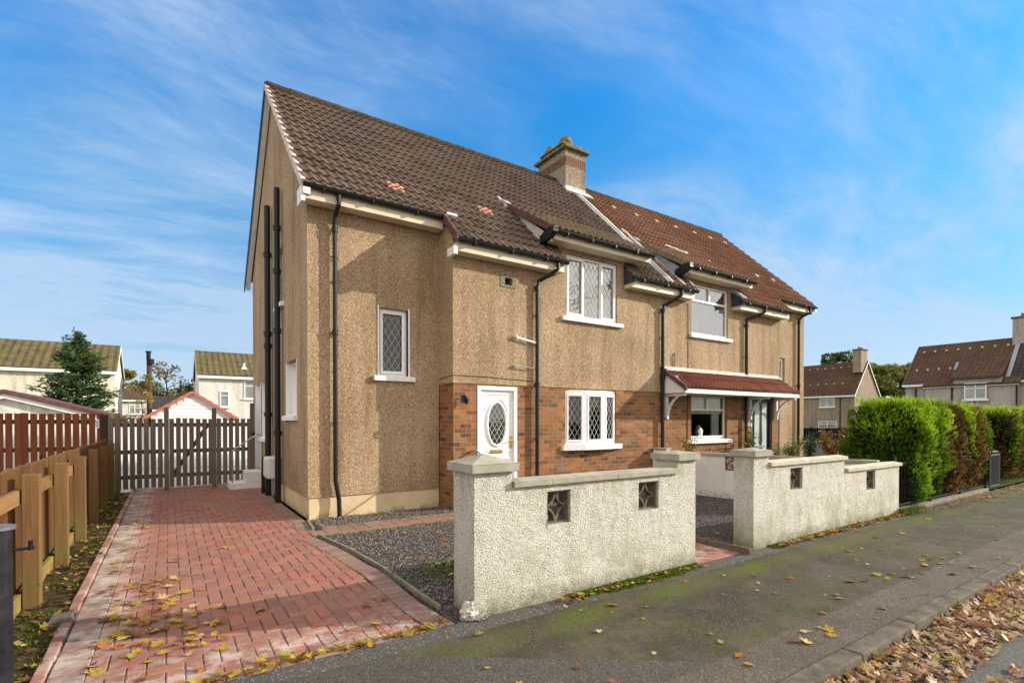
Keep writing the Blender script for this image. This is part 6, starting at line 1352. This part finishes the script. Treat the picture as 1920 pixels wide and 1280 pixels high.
def litter(name, label, fn, n_, s0=.6, s1=1.1, cols=None, flat=.22):
    Vs, Fs, Cs = [], [], []; off = 0; names = list(LC)
    for i in range(n_):
        x, y, z = fn(); P, F = LV[random.randrange(8)]; s = .060 * random.uniform(s0, s1); a = random.uniform(0, 6.28); tx, ty = random.gauss(0, flat), random.gauss(0, flat); Q = P * s * np.array([1, random.uniform(.5, 1), 1]); Q = np.stack([Q[:, 0] * math.cos(a) - Q[:, 1] * math.sin(a), Q[:, 0] * math.sin(a) + Q[:, 1] * math.cos(a), Q[:, 2]], 1); Q[:, 2] += Q[:, 0] * tx + Q[:, 1] * ty; Q[:, 2] += max(0., -Q[:, 2].min() * .6)
        Vs.append(Q + np.array([x, y, z])); Fs.append(F + off); off += len(P); c = np.array(cols[random.randrange(len(cols))] if cols else LC[random.choice(names)]) * random.uniform(.6, 1.2); Cs.append(np.tile(c, (len(F), 1)))
    o = link(name, np_mesh(name, np.concatenate(Vs), np.concatenate(Fs), np.concatenate(Cs)), M['leaf']); return tag(o, label, 'leaf litter', kind='stuff')
RC = [(.54, .33, .18), (.48, .27, .14), (.56, .40, .20), (.36, .19, .10), (.62, .48, .31), (.56, .36, .07), (.40, .16, .09), (.25, .14, .08), (.46, .38, .09), (.66, .52, .36), (.30, .18, .12), (.5, .34, .22)]
def f_road():
    while True:
        x = random.uniform(.9, 14); d_ = abs(random.gauss(0, .42)) if random.random() < .60 else random.uniform(0, 1.9); y = -6.80 - d_
        if d_ > .42 and mnoise.noise(Vector((x * .55, y * 3.2, 0))) < .06: continue
        return x, y, -.094 + random.uniform(0, .055) * math.exp(-d_ * 2.0)
litter('leaf_litter', 'drift of brown and yellow autumn leaves along the road gutter', f_road, 8200, .4, .95, RC, .36)
def f_soil():
    y = random.uniform(-4.8, 4.9); x = random.uniform(-2.84, -2.46); return x, y, soil_z(x, y) + .012
litter('leaf_litter', 'scattered yellow and brown leaves on the soil strip beside the golden fence', f_soil, 620, .4, .95, [(.46, .30, .04), (.30, .15, .05), (.16, .08, .03), (.40, .17, .04), (.10, .06, .03), (.42, .36, .06), (.5, .36, .16)])
def f_lip():
    x = random.uniform(-1.75, .0); return x, -4.80 + random.gauss(0, .03), .018
litter('leaf_litter', 'line of yellow leaves caught along the front edge of the driveway', f_lip, 240, .25, .75, [(.50, .36, .03), (.42, .24, .03), (.36, .34, .04), (.2, .1, .03)])
def f_wall():
    t = random.random(); x = random.uniform(.9, 2.9) if t < .08 else random.uniform(4.4, 8.8) if t < .42 else random.uniform(8.3, 18); return x, WY - .07 - abs(random.gauss(0, .055 if x < 9 else .16)), .02 + random.uniform(0, .02)
litter('leaf_litter', 'leaves gathered along the foot of the front walls and railings', f_wall, 1100, .35, .85, [(.50, .36, .05), (.45, .18, .04), (.30, .14, .05), (.40, .06, .04), (.5, .38, .18), (.42, .34, .04)])
# moss and weeds along the wall foot
random.seed(5); np.random.seed(5)
def tufts(name, label, spots, n_, h, cols, m='foliage'):
    P, Dd = [], []
    for _ in range(n_):
        x0_, x1_, yc, sp = random.choice(spots); x = random.uniform(x0_, x1_)
        if mnoise.noise(Vector((x * 2.2, 0, 7))) < -.3: continue
        P.append((x, yc - abs(random.gauss(0, sp)), random.uniform(.002, h))); Dd.append((random.gauss(0, .5), random.gauss(-.15, .5), 1))
    P, Dd = np.array(P), np.array(Dd); k = len(P); o = leafmesh(name, [rhombs(P, np.random.uniform(.012, .04, k), Dd, .45, pick(cols, np.random.uniform(0, 1, k)))], m, None); return tag(o, label, 'moss', kind='stuff')
tufts('moss', 'green moss growing along the foot of the front wall', [(1.1, 2.9, WY - .01, .045), (4.3, 8.3, WY - .01, .045), (1.5, 2.6, WY - .01, .06)], 15000, .022, [(.05, .09, .006), (.10, .17, .012), (.17, .24, .02)])
tufts('weeds', 'low green weeds at the end of the stepped wall and in the gravel corner', [(8.1, 8.9, WY - .02, .10)], 1400, .10, [(.03, .07, .01), (.07, .13, .02), (.12, .18, .03)])
np.random.seed(8); P = np.stack([np.random.normal(.66, .20, 520), np.random.normal(-3.6, .17, 520), np.random.uniform(.02, .07, 520)], 1); tag(leafmesh('weeds', [rhombs(P, np.random.uniform(.02, .055, 520), np.random.normal(size=(520, 3)) + np.array([0, 0, .7]), .5, pick([(.03, .08, .01), (.08, .16, .02), (.24, .26, .03)], np.random.uniform(0, 1, 520)))], 'foliage', None), 'small bright green weeds growing through the slate chippings', 'weeds', kind='stuff')
P = np.stack([np.random.uniform(-2.86, -2.44, 5200), np.random.uniform(-4.8, 4.5, 5200), np.zeros(5200)], 1); kk = nz(P, 2.2, 4) > .08; P = P[kk]; P[:, 2] = [soil_z(p[0], p[1]) + random.uniform(.002, .02) for p in P]
tag(leafmesh('moss', [rhombs(P, np.random.uniform(.012, .04, len(P)), np.random.normal(size=(len(P), 3)) + np.array([0, 0, .8]), .45, pick([(.05, .09, .006), (.11, .17, .015), (.18, .22, .03)], np.random.uniform(0, 1, len(P))))], 'foliage', None), 'moss and grass shoots on the soil strip by the golden fence', 'moss', kind='stuff')
print('objects', len(bpy.data.objects))
